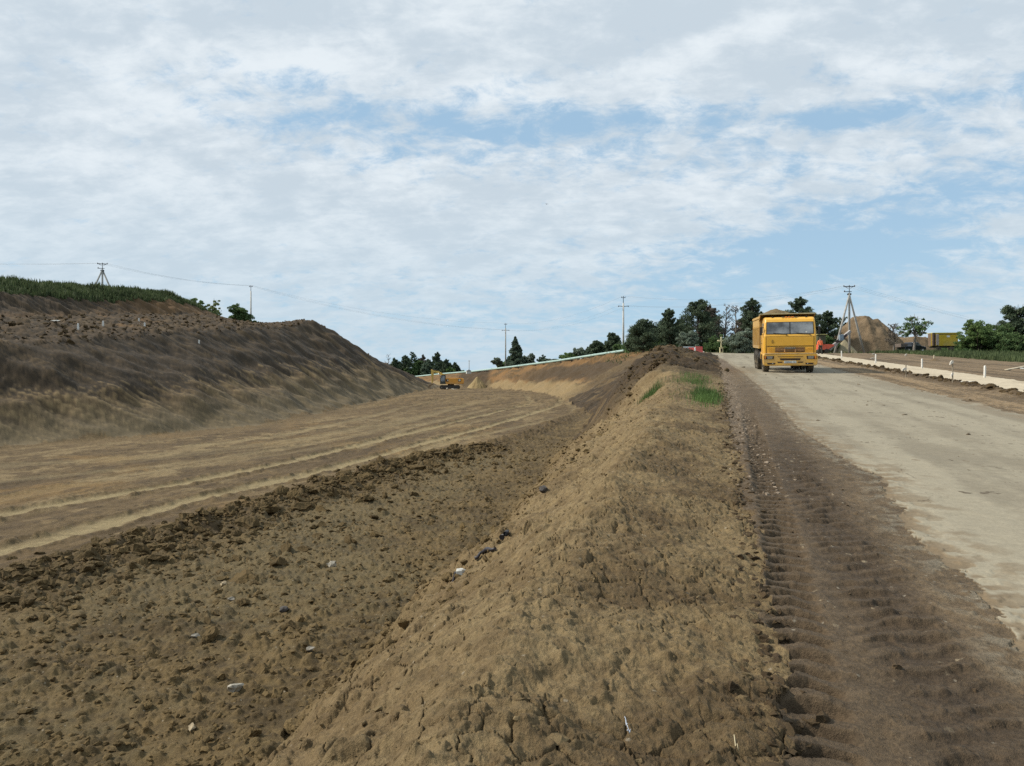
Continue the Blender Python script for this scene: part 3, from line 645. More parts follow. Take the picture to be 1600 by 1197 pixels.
def tree(name, label, cat, u, Y, vtop, width_px, kind, seed, base=None, leaf=None, group=None, lean=0.0, trunk_frac=.12, dens=1.0, sink=.15, X=None):
    """a tree standing Y metres away; its height and spread follow from how tall and wide it stands there"""
    X = (u - 800) / 1186 * Y if X is None else X; gz = ground(X, Y) - sink if base is None else base
    top = EYE - (vtop - 598.5) / 1186 * Y; Hh = max(top - gz, 1.0); Wd = width_px / 1186 * Y / 2
    rs = np.random.RandomState(seed); r_ = random.Random(seed)
    root = thing(name, label, cat, (X, Y, gz), 0, group)
    tb = MB(); r0 = .028 * Hh + .03
    ctr = lambda h: Vector((lean * h * Hh + .02 * Hh * math.sin(h * 5 + seed), .02 * Hh * math.cos(h * 4 + seed), h * Hh))
    tb.tube([ctr(h) for h in (0, .1, .25, .45, .65, .82, .94)], [r0 * 1.25, r0, r0 * .85, r0 * .65, r0 * .42, r0 * .2, r0 * .06], 8)
    P = []; T = []; sp = []
    if kind in ('pine', 'thinpine', 'spruce'):
        nw = {'pine': 14, 'thinpine': 13, 'spruce': 20}[kind]
        for wv in range(nw):
            f = wv / (nw - 1); h = trunk_frac + (.97 - trunk_frac) * f
            if kind == 'pine': L = Wd * (math.sin(math.pi * min(1, .22 + .78 * f)) ** .6) * (1 - .25 * f)
            elif kind == 'spruce': L = Wd * (1 - f) ** .8 * (1.0 if f > .06 else .85) + .04
            else: L = Wd * (.35 + .65 * math.sin(math.pi * min(1, .15 + .8 * f)))
            nb = {'pine': 6, 'thinpine': 4, 'spruce': 7}[kind]
            for k in range(nb):
                if r_.random() < (.12 if kind != 'thinpine' else .28): continue
                an = r_.uniform(0, 6.283); l = L * r_.uniform(.55, 1.12); rise = l * (.35 + .5 * f if kind != 'spruce' else -.08)
                c0 = ctr(h); e = c0 + Vector((math.cos(an) * l, math.sin(an) * l, rise))
                md = c0.lerp(e, .5) + Vector((0, 0, -.06 * l))
                tb.tube([c0, md, e], [r0 * .28 * (1 - .6 * f), r0 * .18 * (1 - .6 * f), .012], 4, cap=False)
                for q in ((.45, .75, 1.0) if kind != 'spruce' else (.25, .5, .72, .9, 1.0)):
                    p = c0.lerp(e, q) + Vector((r_.uniform(-.1, .1) * l, r_.uniform(-.1, .1) * l, r_.uniform(-.03, .08) * l))
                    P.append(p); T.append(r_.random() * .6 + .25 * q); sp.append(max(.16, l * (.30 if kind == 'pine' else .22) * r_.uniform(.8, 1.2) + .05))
        P.append(ctr(1.0)); T.append(.8); sp.append(.2)
        n_each = int({'pine': 48, 'thinpine': 22, 'spruce': 28}[kind] * dens); size, long, upv = max(.13, .0016 * Y), 1.7, .5
        lm = leaf or {'pine': 'pine', 'thinpine': 'pine', 'spruce': 'spruce'}[kind]
    elif kind == 'bare':
        for k in range(46):
            h = r_.uniform(.25, .95); an = r_.uniform(0, 6.283); l = Wd * (1.15 - .7 * h) * r_.uniform(.5, 1.2); c0 = ctr(h)
            e = c0 + Vector((math.cos(an) * l, math.sin(an) * l, l * .8)); tb.tube([c0, c0.lerp(e, .5) + Vector((0, 0, -.05 * l)), e], [.045, .03, .014], 4, cap=False)
            for q in range(5):
                a2 = an + r_.uniform(-1.2, 1.2); c1 = c0.lerp(e, r_.uniform(.3, 1)); e2 = c1 + Vector((math.cos(a2), math.sin(a2), 1.1)) * l * .3
                tb.tube([c1, e2], [.022, .010], 3, cap=False)
            P.append(e); T.append(r_.random()); sp.append(.25)
        n_each, size, long, upv = int(6 * dens), .16, 1.8, .6; lm = leaf or 'dead'
    else:                                             # broad-leaved: limbs that fork, clumps at their ends
        nl_ = {'round': 15, 'bush': 22, 'open': 10}[kind]
        for k in range(nl_):
            h0 = r_.uniform(trunk_frac, .55) if kind != 'bush' else r_.uniform(.02, .3); an = k * 2.4 + r_.uniform(-.4, .4)
            el = r_.uniform(.15, 1.35); l = r_.uniform(.75, 1.0); c0 = ctr(h0)
            e = Vector((math.cos(an) * math.cos(el) * Wd * l, math.sin(an) * math.cos(el) * Wd * l, Hh * (.35 + .62 * math.sin(el) * l) if kind != 'bush' else Hh * (.18 + .78 * math.sin(el) * l)))
            e += Vector((ctr(.8).x, 0, 0)); md = c0.lerp(e, .5) + Vector((0, 0, -.04 * Hh))
            tb.tube([c0, md, e], [r0 * .42, r0 * .26, .02], 5, cap=False)
            for q in range({'round': 9, 'bush': 9, 'open': 7}[kind]):
                c1 = c0.lerp(e, r_.uniform(.35, 1)); dv = Vector((r_.gauss(0, 1), r_.gauss(0, 1), r_.gauss(.2, .7))).normalized() * Wd * r_.uniform(.12, .36)
                e2 = c1 + dv; e2.z = min(max(e2.z, .06 * Hh), Hh * .985)
                tb.tube([c1, e2], [r0 * .12, .012], 3, cap=False)
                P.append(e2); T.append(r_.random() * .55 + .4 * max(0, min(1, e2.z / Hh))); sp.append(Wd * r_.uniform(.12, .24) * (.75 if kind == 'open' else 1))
        n_each = int({'round': 75, 'bush': 70, 'open': 28}[kind] * dens); size, long, upv = max(.14, .0017 * Y), 1.25, .1
        lm = leaf or 'leaf'
    tb.build('trunk', BARKG if kind in ('bare', 'open') else BARK, root)
    P = np.array([list(p) for p in P]); V, F, tone = leaves(rs, P, size, n_each, np.array(sp), long, upv, np.array(T))
    np_mesh('crown', V, F, LM[lm], root, tone)
    return root

G1 = 'trees standing beyond the crest of the road'
tree('pine_tree', 'dark bushy pine at the left end of the trees behind the spoil heap', 'tree', 1006, 100, 500, 44, 'pine', 11, group=G1, dens=1.2)
tree('pine_tree', 'dark pine with a pointed top between the heap and the big crown', 'tree', 1046, 106, 483, 34, 'pine', 12, group=G1, dens=1.2)
tree('pine_tree', 'low dark pine fringe sloping down to the pole by the pipe', 'tree', 990, 108, 530, 26, 'pine', 13, group=G1)
tree('pine_tree', 'broad dark pine rising just left of the wayside cross', 'tree', 1090, 108, 470, 60, 'pine', 14, group=G1, dens=1.4, lean=.03)
tree('pine_tree', 'brownish half-dry pine directly behind the wayside cross', 'tree', 1108, 112, 478, 44, 'pine', 15, leaf='dead', group=G1, dens=.9)
tree('pine_tree', 'dark round pine filling the gap behind the spoil heap', 'tree', 1026, 112, 512, 44, 'pine', 17, group=G1)
tree('bare_tree', 'bare grey dead tree right of the wayside cross', 'tree', 1134, 112, 476, 22, 'bare', 16, group=G1)
tree('bare_tree', 'thin bare grey tree next to the dark pine left of the truck', 'tree', 1149, 110, 475, 20, 'bare', 18, group=G1)
tree('pine_tree', 'dark upright pine just left of the dump truck', 'tree', 1176, 108, 467, 46, 'pine', 19, group=G1, dens=1.3)
tree('shrub', 'silvery green shrub between the cross and the truck', 'shrub', 1160, 98, 513, 52, 'bush', 20, leaf='olive', group=G1)
tree('shrub', 'grey green bush behind the red and white barrier', 'shrub', 1076, 98, 516, 40, 'bush', 21, leaf='olive', group=G1, dens=.9)
tree('shrub', 'dark low bush behind the wayside cross', 'shrub', 1120, 104, 524, 44, 'bush', 22, leaf='dark', group=G1)
tree('pine_tree', 'broad dark pine rising above the roof of the truck cab', 'tree', 1250, 112, 465, 54, 'pine', 23, group=G1, dens=1.4)
tree('pine_tree', 'dark pine with a ragged crown left of the three-legged pole', 'tree', 1293, 114, 487, 40, 'pine', 24, group=G1, dens=1.2)
tree('pine_tree', 'dark pine half hidden behind the body of the truck', 'tree', 1212, 114, 486, 40, 'pine', 25, group=G1)
tree('pine_tree', 'thin pine seen through the legs of the three-legged pole', 'tree', 1316, 122, 500, 26, 'thinpine', 26, group=G1)
tree('shrub', 'dark bush behind the road worker', 'shrub', 1290, 108, 522, 36, 'bush', 27, leaf='dark', group=G1)
for k, (u, vt, wd_, lf, lb) in enumerate([(998, 512, 40, 'pine', 'dark low pine rising just over the left side of the spoil heap'), (1036, 503, 42, 'spruce', 'greenish pine between the two tallest left of the cross'), (1064, 500, 40, 'pine', 'dark pine in the dip left of the broad crown'),
        (1112, 492, 40, 'spruce', 'grey green pine leaning out right of the broad crown'), (1160, 498, 34, 'dead', 'thin brownish pine behind the silvery shrub'), (1190, 488, 40, 'pine', 'dark pine whose top shows left of the load'), (1272, 490, 38, 'spruce', 'green pine just right of the truck cab')]):
    tree('pine_tree', lb, 'tree', u, 116 + k % 3, vt, wd_, 'pine', 90 + k, leaf=lf, group=G1, dens=1.1)
G2 = 'trees behind the green pipe'
tree('spruce_tree', 'tall conical spruce beside the slim pole behind the pipe', 'tree', 806, 168, 527, 36, 'spruce', 31, group=G2, dens=1.6, trunk_frac=.05)
tree('small_tree', 'small pale leafy tree left of the slim pole', 'tree', 777, 172, 557, 18, 'round', 32, leaf='olive', group=G2)
tree('small_tree', 'thin pale tree right of the conical spruce', 'tree', 831, 170, 549, 16, 'open', 33, leaf='olive', group=G2)
tree('small_tree', 'low sparse tree second right of the conical spruce', 'tree', 847, 168, 555, 18, 'open', 34, leaf='spruce', group=G2)
tree('shrub', 'low fringe bush midway along the green pipe', 'shrub', 866, 160, 561, 24, 'bush', 35, leaf='olive', group=G2)
tree('small_tree', 'grey green leafy tree left of the dark pines by the tall pole', 'tree', 904, 150, 543, 26, 'round', 36, leaf='olive', group=G2, dens=.8)
tree('pine_tree', 'small dark pine second left of the tall pole', 'tree', 933, 145, 533, 24, 'pine', 37, group=G2)
tree('pine_tree', 'rounded pine standing against the tall pole', 'tree', 958, 140, 521, 28, 'pine', 38, group=G2, dens=1.2)
tree('pine_tree', 'low dark pine between the two at the tall pole', 'tree', 945, 150, 543, 30, 'pine', 39, group=G2)
for k, (u, Y_, vt, wd_, lf, lb) in enumerate([(888, 150, 552, 30, 'leaf', 'low green bush at the middle of the pipe left of the pines'), (920, 148, 540, 26, 'spruce', 'greyish pine third left of the tall single pole'), (856, 165, 562, 26, 'spruce', 'very low grey bush right of the sparse trees on the pipe'),
        (820, 172, 556, 30, 'olive', 'pale low bush at the foot of the conical spruce'), (792, 175, 562, 30, 'leaf', 'low green bush around the foot of the slim pole'), (968, 135, 534, 26, 'dark', 'dark bush right behind the tall single pole')]):
    tree('shrub', lb, 'shrub', u, Y_, vt, wd_, 'bush', 140 + k, leaf=lf, group=G2, dens=.8)
G3 = 'pines in the hollow behind the excavator'
for k, (u, vt, wd_, kd, lf, lb) in enumerate([(606, 553, 14, 'bare', 'dead', 'thin bare tree at the left end of the far pine row'), (616, 560, 20, 'pine', 'pine', 'low dark pine nearest the foot of the spoil hill'),
        (634, 556, 22, 'pine', 'pine', 'dark pine second from the foot of the spoil hill'), (646, 552, 14, 'thinpine', 'spruce', 'slender pale pine in the middle of the far row'),
        (661, 555, 18, 'pine', 'dead', 'brownish pine left of the tallest one in the far row'), (683, 551, 20, 'pine', 'pine', 'tallest dark pine of the row behind the excavator'),
        (672, 566, 24, 'pine', 'pine', 'short dark pine right behind the excavator boom'), (697, 562, 18, 'pine', 'pine', 'dark pine right of the tallest of the far row'),
        (711, 567, 16, 'pine', 'pine', 'small dark pine at the right end of the far row'), (652, 563, 26, 'pine', 'dark', 'green pine filling the row below the slender pale one'), (690, 566, 28, 'pine', 'pine', 'wide low pine under the tallest of the far row'), (622, 566, 26, 'pine', 'spruce', 'grey green pine low beside the hill foot'), (668, 562, 20, 'pine', 'spruce', 'grey green pine left of the tallest of the far row'), (704, 571, 24, 'bush', 'leaf', 'green bush at the right of the far pines'), (641, 573, 30, 'bush', 'dark', 'dark bush in front of the slender far pine'), (626, 568, 22, 'bush', 'dark', 'dark bush under the far pines beside the hill foot'), (720, 575, 18, 'bush', 'leaf', 'low green bush right of the far pine row')]):
    tree('shrub' if kd == 'bush' else 'bare_tree' if kd == 'bare' else 'pine_tree', lb, 'shrub' if kd == 'bush' else 'tree', u, 258 + 4 * (k % 6), vt, wd_, kd, 60 + k, leaf=lf, group=G3, dens=.8, base=1.2)
G4 = 'trees on the skyline of the left hill'
tree('small_tree', 'light green tree behind the end of the grassy terrace', 'tree', 306, 135, 461, 28, 'round', 71, leaf='leaf', group=G4, base=11.5, dens=.8)
tree('small_tree', 'pale yellowish green tree on the hill skyline', 'tree', 333, 135, 462, 32, 'open', 72, leaf='light', group=G4, base=10.8, dens=1.4)
tree('round_tree', 'dark round tree left of the white pole on the hill', 'tree', 373, 138, 474, 42, 'round', 73, leaf='dark', group=G4, base=10.2, dens=1.2)
tree('shrub', 'small green bush at the foot of the white hill pole', 'shrub', 397, 140, 497, 16, 'bush', 74, leaf='dark', group=G4, base=10.4)
G5 = 'trees along the right edge of the field'
tree('sapling', 'open umbrella-shaped tree in front of the dark car', 'tree', 1429, 92, 486, 58, 'open', 81, leaf='dark', group=G5, trunk_frac=.35, dens=1.2)
tree('bare_shrub', 'bare twiggy shrub right of the big sand mound', 'shrub', 1396, 96, 508, 24, 'bare', 82, group=G5)
tree('leafy_tree', 'bright green bushy tree beside the yellow trailer', 'tree', 1527, 90, 497, 58, 'bush', 83, leaf='leaf', group=G5, dens=1.3)
tree('leafy_tree', 'dark green bush between the bright tree and the tall one', 'tree', 1556, 92, 503, 60, 'bush', 84, leaf='dark', group=G5, dens=1.2)
tree('leafy_tree', 'tall dark tree at the right edge of the view', 'tree', 1590, 95, 470, 72, 'round', 85, leaf='pine', group=G5, dens=1.5)
tree('leafy_tree', 'low dark bush in front of the tall right tree', 'tree', 1580, 88, 520, 66, 'bush', 86, leaf='dark', group=G5, dens=1.2)
tree('leafy_tree', 'green tree beyond the right edge of the field', 'tree', 1650, 92, 500, 80, 'bush', 87, leaf='leaf', group=G5)

def blades(name, label, pts, hts, wid, m, seed, lean=.35, cat='grass'):
    rs = np.random.RandomState(seed); n = len(pts); a = rs.uniform(0, 6.283, n); L = hts
    dxy = np.stack([np.cos(a), np.sin(a)], 1) * (rs.uniform(0, lean, n) * L)[:, None]
    wv = np.stack([-np.sin(a), np.cos(a)], 1) * wid[:, None] * .5
    z0 = pts[:, 2:3]; b0 = np.concatenate([pts[:, :2] - wv, z0 - .02], 1); b1 = np.concatenate([pts[:, :2] + wv, z0 - .02], 1)
    m0 = np.concatenate([pts[:, :2] + dxy * .4 - wv * .7, z0 + (L * .6)[:, None]], 1); m1 = np.concatenate([pts[:, :2] + dxy * .4 + wv * .7, z0 + (L * .6)[:, None]], 1)
    t_ = np.concatenate([pts[:, :2] + dxy, z0 + L[:, None]], 1); t2 = t_ + np.concatenate([wv * .15, np.zeros((n, 1))], 1)
    V = np.stack([b0, b1, m1, m0, t_, t2], 1).reshape(-1, 3); o = np.arange(n)[:, None] * 6
    F = np.concatenate([o + np.array([0, 1, 2, 3]), o + np.array([3, 2, 5, 4])], 0)
    patch = np.clip(.5 + .5 * fbm(pts[:, 0] * .4, pts[:, 1] * .4, 2, seed) + rs.uniform(-.3, .3, n), 0, 1)
    ob = np_mesh(name, V, F, m, None, np.repeat(patch, 6)); return tag(ob, label, cat, None, 'stuff')
def gz_many(x, y):
    Zg = TZ.reshape(TNR, TNC); r = np.hypot(x, y); a = np.arctan2(x, y)
    i = np.clip(np.searchsorted(TQ, r) - 1, 0, TNR - 2); j = np.clip(np.searchsorted(TANG, a) - 1, 0, TNC - 2)
    return np.maximum(Zg[i, j], Zg[i + 1, j + 1]) - .02
rs0 = np.random.RandomState(3)
yy_ = rs0.uniform(45, 128, 42000); cx_ = np.interp(yy_, C_[0], C_[1]); bx_ = np.interp(yy_, B_[0], B_[1])
xx_ = cx_ + .5 + (bx_ - 4 - cx_) * rs0.uniform(0, 1, yy_.size); k_ = fbm(xx_ * .5, yy_ * .5, 2, 9) > -.55
xx_, yy_ = xx_[k_], yy_[k_]
blades('terrace_grass', 'tall dark green weeds covering the top of the left hill', np.stack([xx_, yy_, gz_many(xx_, yy_)], 1), rs0.uniform(.15, .60, xx_.size) * (1 + .6 * fbm(xx_ * .3, yy_ * .3, 2, 10)), rs0.uniform(.05, .16, xx_.size), LM['weed'], 1)
s_ = rs0.uniform(45, 120, 40000); d_ = 20.8 + rs0.uniform(0, 1, s_.size) ** 1.3 * 16
yv = s_; xv = x_of(d_, yv)
blades('verge_grass', 'strip of green grass along the far side of the right field', np.stack([xv, yv, gz_many(xv, yv)], 1), rs0.uniform(.05, .40, xv.size) * (1 + .8 * fbm(xv * .3, yv * .3, 2, 12)).clip(.2, 2), rs0.uniform(.03, .10, xv.size), LM['weed'], 2)
s_ = rs0.uniform(100, 150, 9000); xv = rs0.uniform(14, 75, 9000)
blades('crest_grass', 'rough grass under the trees beyond the road crest', np.stack([xv, s_, gz_many(xv, s_)], 1), rs0.uniform(.1, .5, xv.size), rs0.uniform(.04, .12, xv.size), LM['weed'], 4)
s_ = rs0.uniform(110, 119, 26000); xv = rs0.uniform(17, 84, 26000); kk = (xv < 44) | (xv > 66); s_, xv = s_[kk], xv[kk]
blades('undergrowth', 'dark undergrowth filling the foot of the trees beyond the crest', np.stack([xv, s_, gz_many(xv, s_)], 1), rs0.uniform(.5, 1.7, xv.size) * (1 + .5 * fbm(xv * .3, s_ * .3, 2, 13)).clip(.4, 1.6), rs0.uniform(.10, .25, xv.size), LM['dark'], 8, .6, 'undergrowth')
def tuft(cx, cy, sx_, sy_, n, h, seed, name, label, w_=(.006, .014)):
    rs = np.random.RandomState(seed); y = cy + rs.normal(size=n) * sy_; x = x_of(dlat(cx, cy) + rs.normal(size=n) * sx_, y)
    blades(name, label, np.stack([x, y, gz_many(x, y)], 1), rs.uniform(.3, 1, n) * h, rs.uniform(w_[0], w_[1], n), LM['grass'], seed + 50, .7)
tuft(x_of(-.22, 20.6), 20.6, .17, 1.15, 2300, .28, 5, 'grass_patch', 'bright green grass patch where the bank meets the muddy shoulder')
tuft(x_of(-.75, 28), 28, .35, 1.8, 1000, .22, 6, 'grass_patch', 'thin green grass on the bank just beyond the bright patch')
tuft(x_of(-.8, 21), 21, .3, 1.0, 160, .12, 9, 'grass_patch', 'sparse seedlings left of the bright grass patch')
tuft(x_of(-2.1, 26.0), 26.0, .20, .5, 700, .30, 7, 'grass_patch', 'small grass tuft on the crest of the dark heap foot')
# ------------------------------------------------------------------ soil clods and stones
def ico(sd=2):
    bm = bmesh.new(); bmesh.ops.create_icosphere(bm, subdivisions=sd, radius=1); V = np.array([v.co[:] for v in bm.verts]); F = np.array([[v.index for v in f.verts] for f in bm.faces]); bm.free(); return V, F
IV, IF = ico(); IV3, IF3 = ico(4)
def rock_verts(rs, n, size, flat=.65, blocky=.5, IV=IV):
    V = np.repeat(IV[None], n, 0)
    ax = rs.uniform(.55, 1.3, (n, 1, 3)); ax[:, :, 2] *= flat
    for k in range(7):                                   # knock flat facets off
        d = rs.normal(size=(n, 1, 3)); d /= np.linalg.norm(d, axis=2, keepdims=True); lim = rs.uniform(.45, .85, (n, 1))
        pr_ = (V * d).sum(2); over = np.maximum(pr_ - lim, 0) * blocky * 1.6; V = V - np.minimum(over, pr_.clip(0))[..., None] * d
    V = V * (1 + (.12 if len(IV) < 100 else .012) * rs.normal(size=(n, IV.shape[0], 1)))
    V = V * ax * size[:, None, None]
    a = rs.uniform(0, 6.283, n); t = rs.normal(size=n) * .35
    ca, sa = np.cos(a), np.sin(a); x = V[..., 0] * ca[:, None] - V[..., 1] * sa[:, None]; y = V[..., 0] * sa[:, None] + V[..., 1] * ca[:, None]; z = V[..., 2]
    y2 = y * np.cos(t)[:, None] - z * np.sin(t)[:, None]; z2 = y * np.sin(t)[:, None] + z * np.cos(t)[:, None]
    return np.stack([x, y2, z2], -1)
def clods(name, label, x, y, size, m, seed, sink=.35, flat=.65):
    rs = np.random.RandomState(seed); VV, FF, TT, off = [], [], [], 0
    big = size > .075; 
    if big.sum() > 900: big = size > np.sort(size)[-900]
    for sel, IV_, IF_ in ((~big, IV, IF), (big, IV3, IF3)):
        n = int(sel.sum())
        if not n: continue
        xs, ys, sz = x[sel], y[sel], size[sel]; V = rock_verts(rs, n, sz, flat, .75, IV_)
        if IV_ is IV3:                                   # crumbly surface on the larger lumps
            q = V / sz[:, None, None] * 2.2 + rs.uniform(-50, 50, (n, 1, 3)); f = perlin(q[..., 0] + q[..., 2] * .7, q[..., 1] - q[..., 2] * .6, 5) * .22 + perlin(q[..., 0] * 2.6 + q[..., 2], q[..., 1] * 2.6 - q[..., 2] * 2, 6) * .13
            V = V * (1 + f[..., None])
        V = V + np.stack([xs, ys, gz_many(xs, ys) + sz * flat * (1 - 2 * sink) * .6], 1)[:, None, :]
        VV.append(V.reshape(-1, 3)); FF.append((IF_[None] + (np.arange(n) * len(IV_))[:, None, None]).reshape(-1, 3) + off); off += n * len(IV_); TT.append(np.repeat(rs.uniform(0, 1, n), len(IV_)))
    o = np_mesh(name, np.concatenate(VV), np.concatenate(FF), m, None, np.concatenate(TT), smooth=False); return tag(o, label, 'soil clods', None, 'stuff')
def soilmat(name, c1, c2, sc=30, bd=.02):
    mt = bpy.data.materials.new(name); mt.use_nodes = True; t = NT(mt.node_tree); b = t.n['Principled BSDF']
    at = t.node('ShaderNodeAttribute', attribute_name='tone').outputs['Fac']; co = t.node('ShaderNodeTexCoord').outputs['Object']
    n = t.noise(co, sc, 9, .72); c = t.mix(t.m('ADD', t.m('MULTIPLY', at, .5), t.m('MULTIPLY', t.ramp(n, .25, .75), .5)), tuple(c1), tuple(c2)); t.l.new(c, b.inputs['Base Color'])
    b.inputs['Roughness'].default_value = .96; b.inputs['Specular IOR Level'].default_value = .2
    bb = t.node('ShaderNodeBump', {'Height': n, 'Strength': 1, 'Distance': bd}); t.l.new(bb.outputs[0], b.inputs['Normal']); return mt
SM_R = soilmat('row_clod', FLRD * .8, FLR * 1.05)
SM_D, SM_F, SM_T, SM_M = soilmat('dark_clod', DARK * .9, FLRD * 1.25), soilmat('floor_clod', FLRD * .95, FLR * 1.25), soilmat('tan_clod', TAND, TANL), soilmat('mud_clod', MUDD * .9, MUD)
rs1 = np.random.RandomState(21)
def along_line(pts, n, lo=0., hi=1., pw=1.):
    p = np.array(pts); L = np.hypot(*(p[1:] - p[:-1]).T); cum = np.concatenate([[0], np.cumsum(L)]); s = (lo + (hi - lo) * rs1.uniform(0, 1, n) ** pw) * cum[-1]
    x = np.interp(s, cum, p[:, 0]); y = np.interp(s, cum, p[:, 1]); i = np.clip(np.searchsorted(cum, s) - 1, 0, len(L) - 1)
    nx, ny = -(p[i + 1, 1] - p[i, 1]) / L[i], (p[i + 1, 0] - p[i, 0]) / L[i]; return x, y, nx, ny
x, y, nx, ny = along_line(ROWL[:9], 5200, 0, 1, 1.0); o_ = rs1.normal(size=x.size) * .62 - .25 - (rs1.uniform(0, 1, x.size) < .25) * rs1.exponential(1.2, x.size)
clods('soil_clods', 'row of broken dark soil clods beside the wheel tracks', x + nx * o_, y + ny * o_, np.clip(rs1.lognormal(-2.95, .60, x.size), .02, .26), SM_R, 22, .3)
n = 26000; v_ = rs1.uniform(0, 1, n) ** 1.6; yf = 6.5 + v_ * 34; xt = np.interp(yf, *np.array(L_U).T); xf = xt - rs1.uniform(-.2, 1, n) * (6.5 + yf * .28)
rd_, _ = seg_dist(xf, yf, ROWL); kk = rd_ < -.1
clods('loose_soil', 'loose lumpy soil spread over the cutting floor', xf[kk], yf[kk], np.clip(rs1.lognormal(-3.65, .5, kk.sum()), .012, .13), SM_F, 23, .3)
n = 26000; yb = 2.0 + rs1.uniform(0, 1, n) ** 1.8 * 24; xu = np.interp(yb, *np.array(L_U).T); xw = np.interp(yb, W_[0], W_[1]); tt = rs1.uniform(0, 1, n)
xb = xu + (xw - xu) * tt; kk = (fbm(xb * 1.1, yb * 1.1, 1, 43) > -.25) | (rs1.uniform(0, 1, n) < .55)
clods('crumbled_clay', 'tan crumbs of dry clay covering the berm', xb[kk], yb[kk], np.clip(rs1.lognormal(-4.55, .55, kk.sum()), .004, .032), SM_T, 24, .3)
n = 3200; yb = 2.2 + rs1.uniform(0, 1, n) ** 1.5 * 26; xb = x_of(.27 + rs1.normal(size=n) * .09, yb)
clods('rut_crumbs', 'dark wet crumbs pushed up along the edge of the tyre rut', xb, yb, np.clip(rs1.lognormal(-4.0, .5, n), .006, .05), soilmat('rut_clod', MUDD * .85, TAND), 25, .3)
n = 2600; yb = 2.2 + rs1.uniform(0, 1, n) ** 1.3 * 14; xb = x_of(rs1.uniform(.6, 1.7, n), yb)
clods('mud_crumbs', 'small crumbs scattered over the muddy shoulder', xb, yb, np.clip(rs1.lognormal(-4.7, .5, n), .003, .028), SM_M, 26, .3)
n = 900; yb = 14 + rs1.uniform(0, 1, n) ** 1 * 62; xb = x_of(8.75 + rs1.normal(size=n) * .17, yb); keepm = perlin((xb * ST + yb * CT) * .35, 0 * yb, 142) > -.35
clods('windrow_clods', 'dark lumps of soil heaped between the dirt and the pale strip', xb[keepm], yb[keepm], np.clip(rs1.lognormal(-2.85, .5, keepm.sum()), .03, .17), SM_D, 27, .3)
n = 4200; yb = 8 + rs1.uniform(0, 1, n) ** 1.2 * 30; xb = x_of(.52 + rs1.normal(size=n) * .16, yb)
clods('gravel', 'pinkish grey pebbles between the berm and the muddy shoulder', xb, yb, np.clip(rs1.lognormal(-4.2, .4, n), .006, .035), soilmat('pebble', lin(120, 104, 86) * ALB, lin(186, 168, 146) * ALB), 32, .3)
n = 900; yb = 8 + rs1.uniform(0, 1, n) ** 1.1 * 60; xb = x_of(1.9 + rs1.uniform(0, 1, n) ** .7 * 5, yb)
clods('road_crumbs', 'dark crumbs of mud dropped on the road surface', xb, yb, np.clip(rs1.lognormal(-4.0, .6, n), .008, .07), SM_M, 28, .3, .4)
n = 1900; yy2 = 40 + rs1.uniform(0, 1, n) * 82; ex_, dx_ = np.interp(yy2, E_[0], E_[1]), np.interp(yy2, D_[0], D_[1]); xx2 = ex_ + (dx_ - ex_) * rs1.uniform(-.05, 1, n)
clods('bench_spoil', 'dark lumps of spoil lying on the bench of the left hill', xx2, yy2, np.clip(rs1.lognormal(-2.4, .5, n), .05, .28), SM_D, 29, .35)

n = 2300; yb = 35 + rs1.uniform(0, 1, n) * 48; vx_ = np.interp(yb, V_[0], V_[1]); xb = vx_ + rs1.normal(size=n) * np.interp(yb, [30, 45, 75], [.8, 1.3, 1.0])
clods('heap_lumps', 'dark lumps covering the crest of the dark spoil heap', xb, yb, np.clip(rs1.lognormal(-2.75, .5, n), .03, .22), SM_D, 31, .3)
def stone(name, label, u, Y, size, m, seed, X=None, flat=.6, blk=.9, stretch=(1, 1, 1), rz=0, cat='stone', lift=0.0, group=None):
    X = (u - 800) / 1186 * Y if X is None else X
    rs = np.random.RandomState(seed); V = rock_verts(rs, 1, np.array([size]), flat, blk)[0] * np.array(stretch)
    c, s = math.cos(rz), math.sin(rz); V = np.stack([V[:, 0] * c - V[:, 1] * s, V[:, 0] * s + V[:, 1] * c, V[:, 2]], 1)
    o = np_mesh(name, V, IF, m, None, np.full(len(V), .6)); o.location = (X, Y, ground(X, Y) + size * flat * .25 + lift); return tag(o, label, cat, group)
PALEST = mat('pale_stone', (.34, .31, .25), .9, var=.3, scale=12, bump=.01); GREYST = mat('grey_stone', (.20, .18, .145), .9, var=.3, scale=14, bump=.01)
TANST = mat('tan_stone', (.28, .22, .135), .9, var=.2, scale=14, bump=.01); DKST = mat('dark_stone', (.06, .052, .045), .85, var=.3, scale=12, bump=.01)
def fst(name, label, u, v, size, m, seed, **k):
    X, Y = fl(u, v); return stone(name, label, 0, Y, size, m, seed, X=X, **k)
fst('stone', 'pale angular stone lying lowest on the cutting floor', 371, 1078, .12, PALEST, 201, stretch=(1.4, .8, .7), rz=.3, lift=.02)
fst('stone', 'flat pale stone in the middle of the cutting floor', 520, 888, .12, PALEST, 202, flat=.4, stretch=(1.5, .7, 1), lift=.03)
fst('stone', 'yellowish rounded stone above the field of crumbs', 348, 916, .085, TANST, 203, lift=.02)
fst('stone', 'small pale stone right of the yellowish rounded one', 361, 937, .06, GREYST, 204, lift=.02)
fst('stone', 'greyish stone near the foot of the berm', 486, 1022, .07, GREYST, 205, lift=.02)
fst('stone', 'grey angular stone left of the flat pale one', 306, 996, .07, GREYST, 206, stretch=(1.3, .8, 1), lift=.02)
fst('stone', 'dark blue grey clod on the cutting floor', 447, 957, .11, DKST, 207, lift=.02)
fst('stone', 'round dusty stone low beside the berm edge', 300, 1138, .07, TANST, 208, lift=.02)
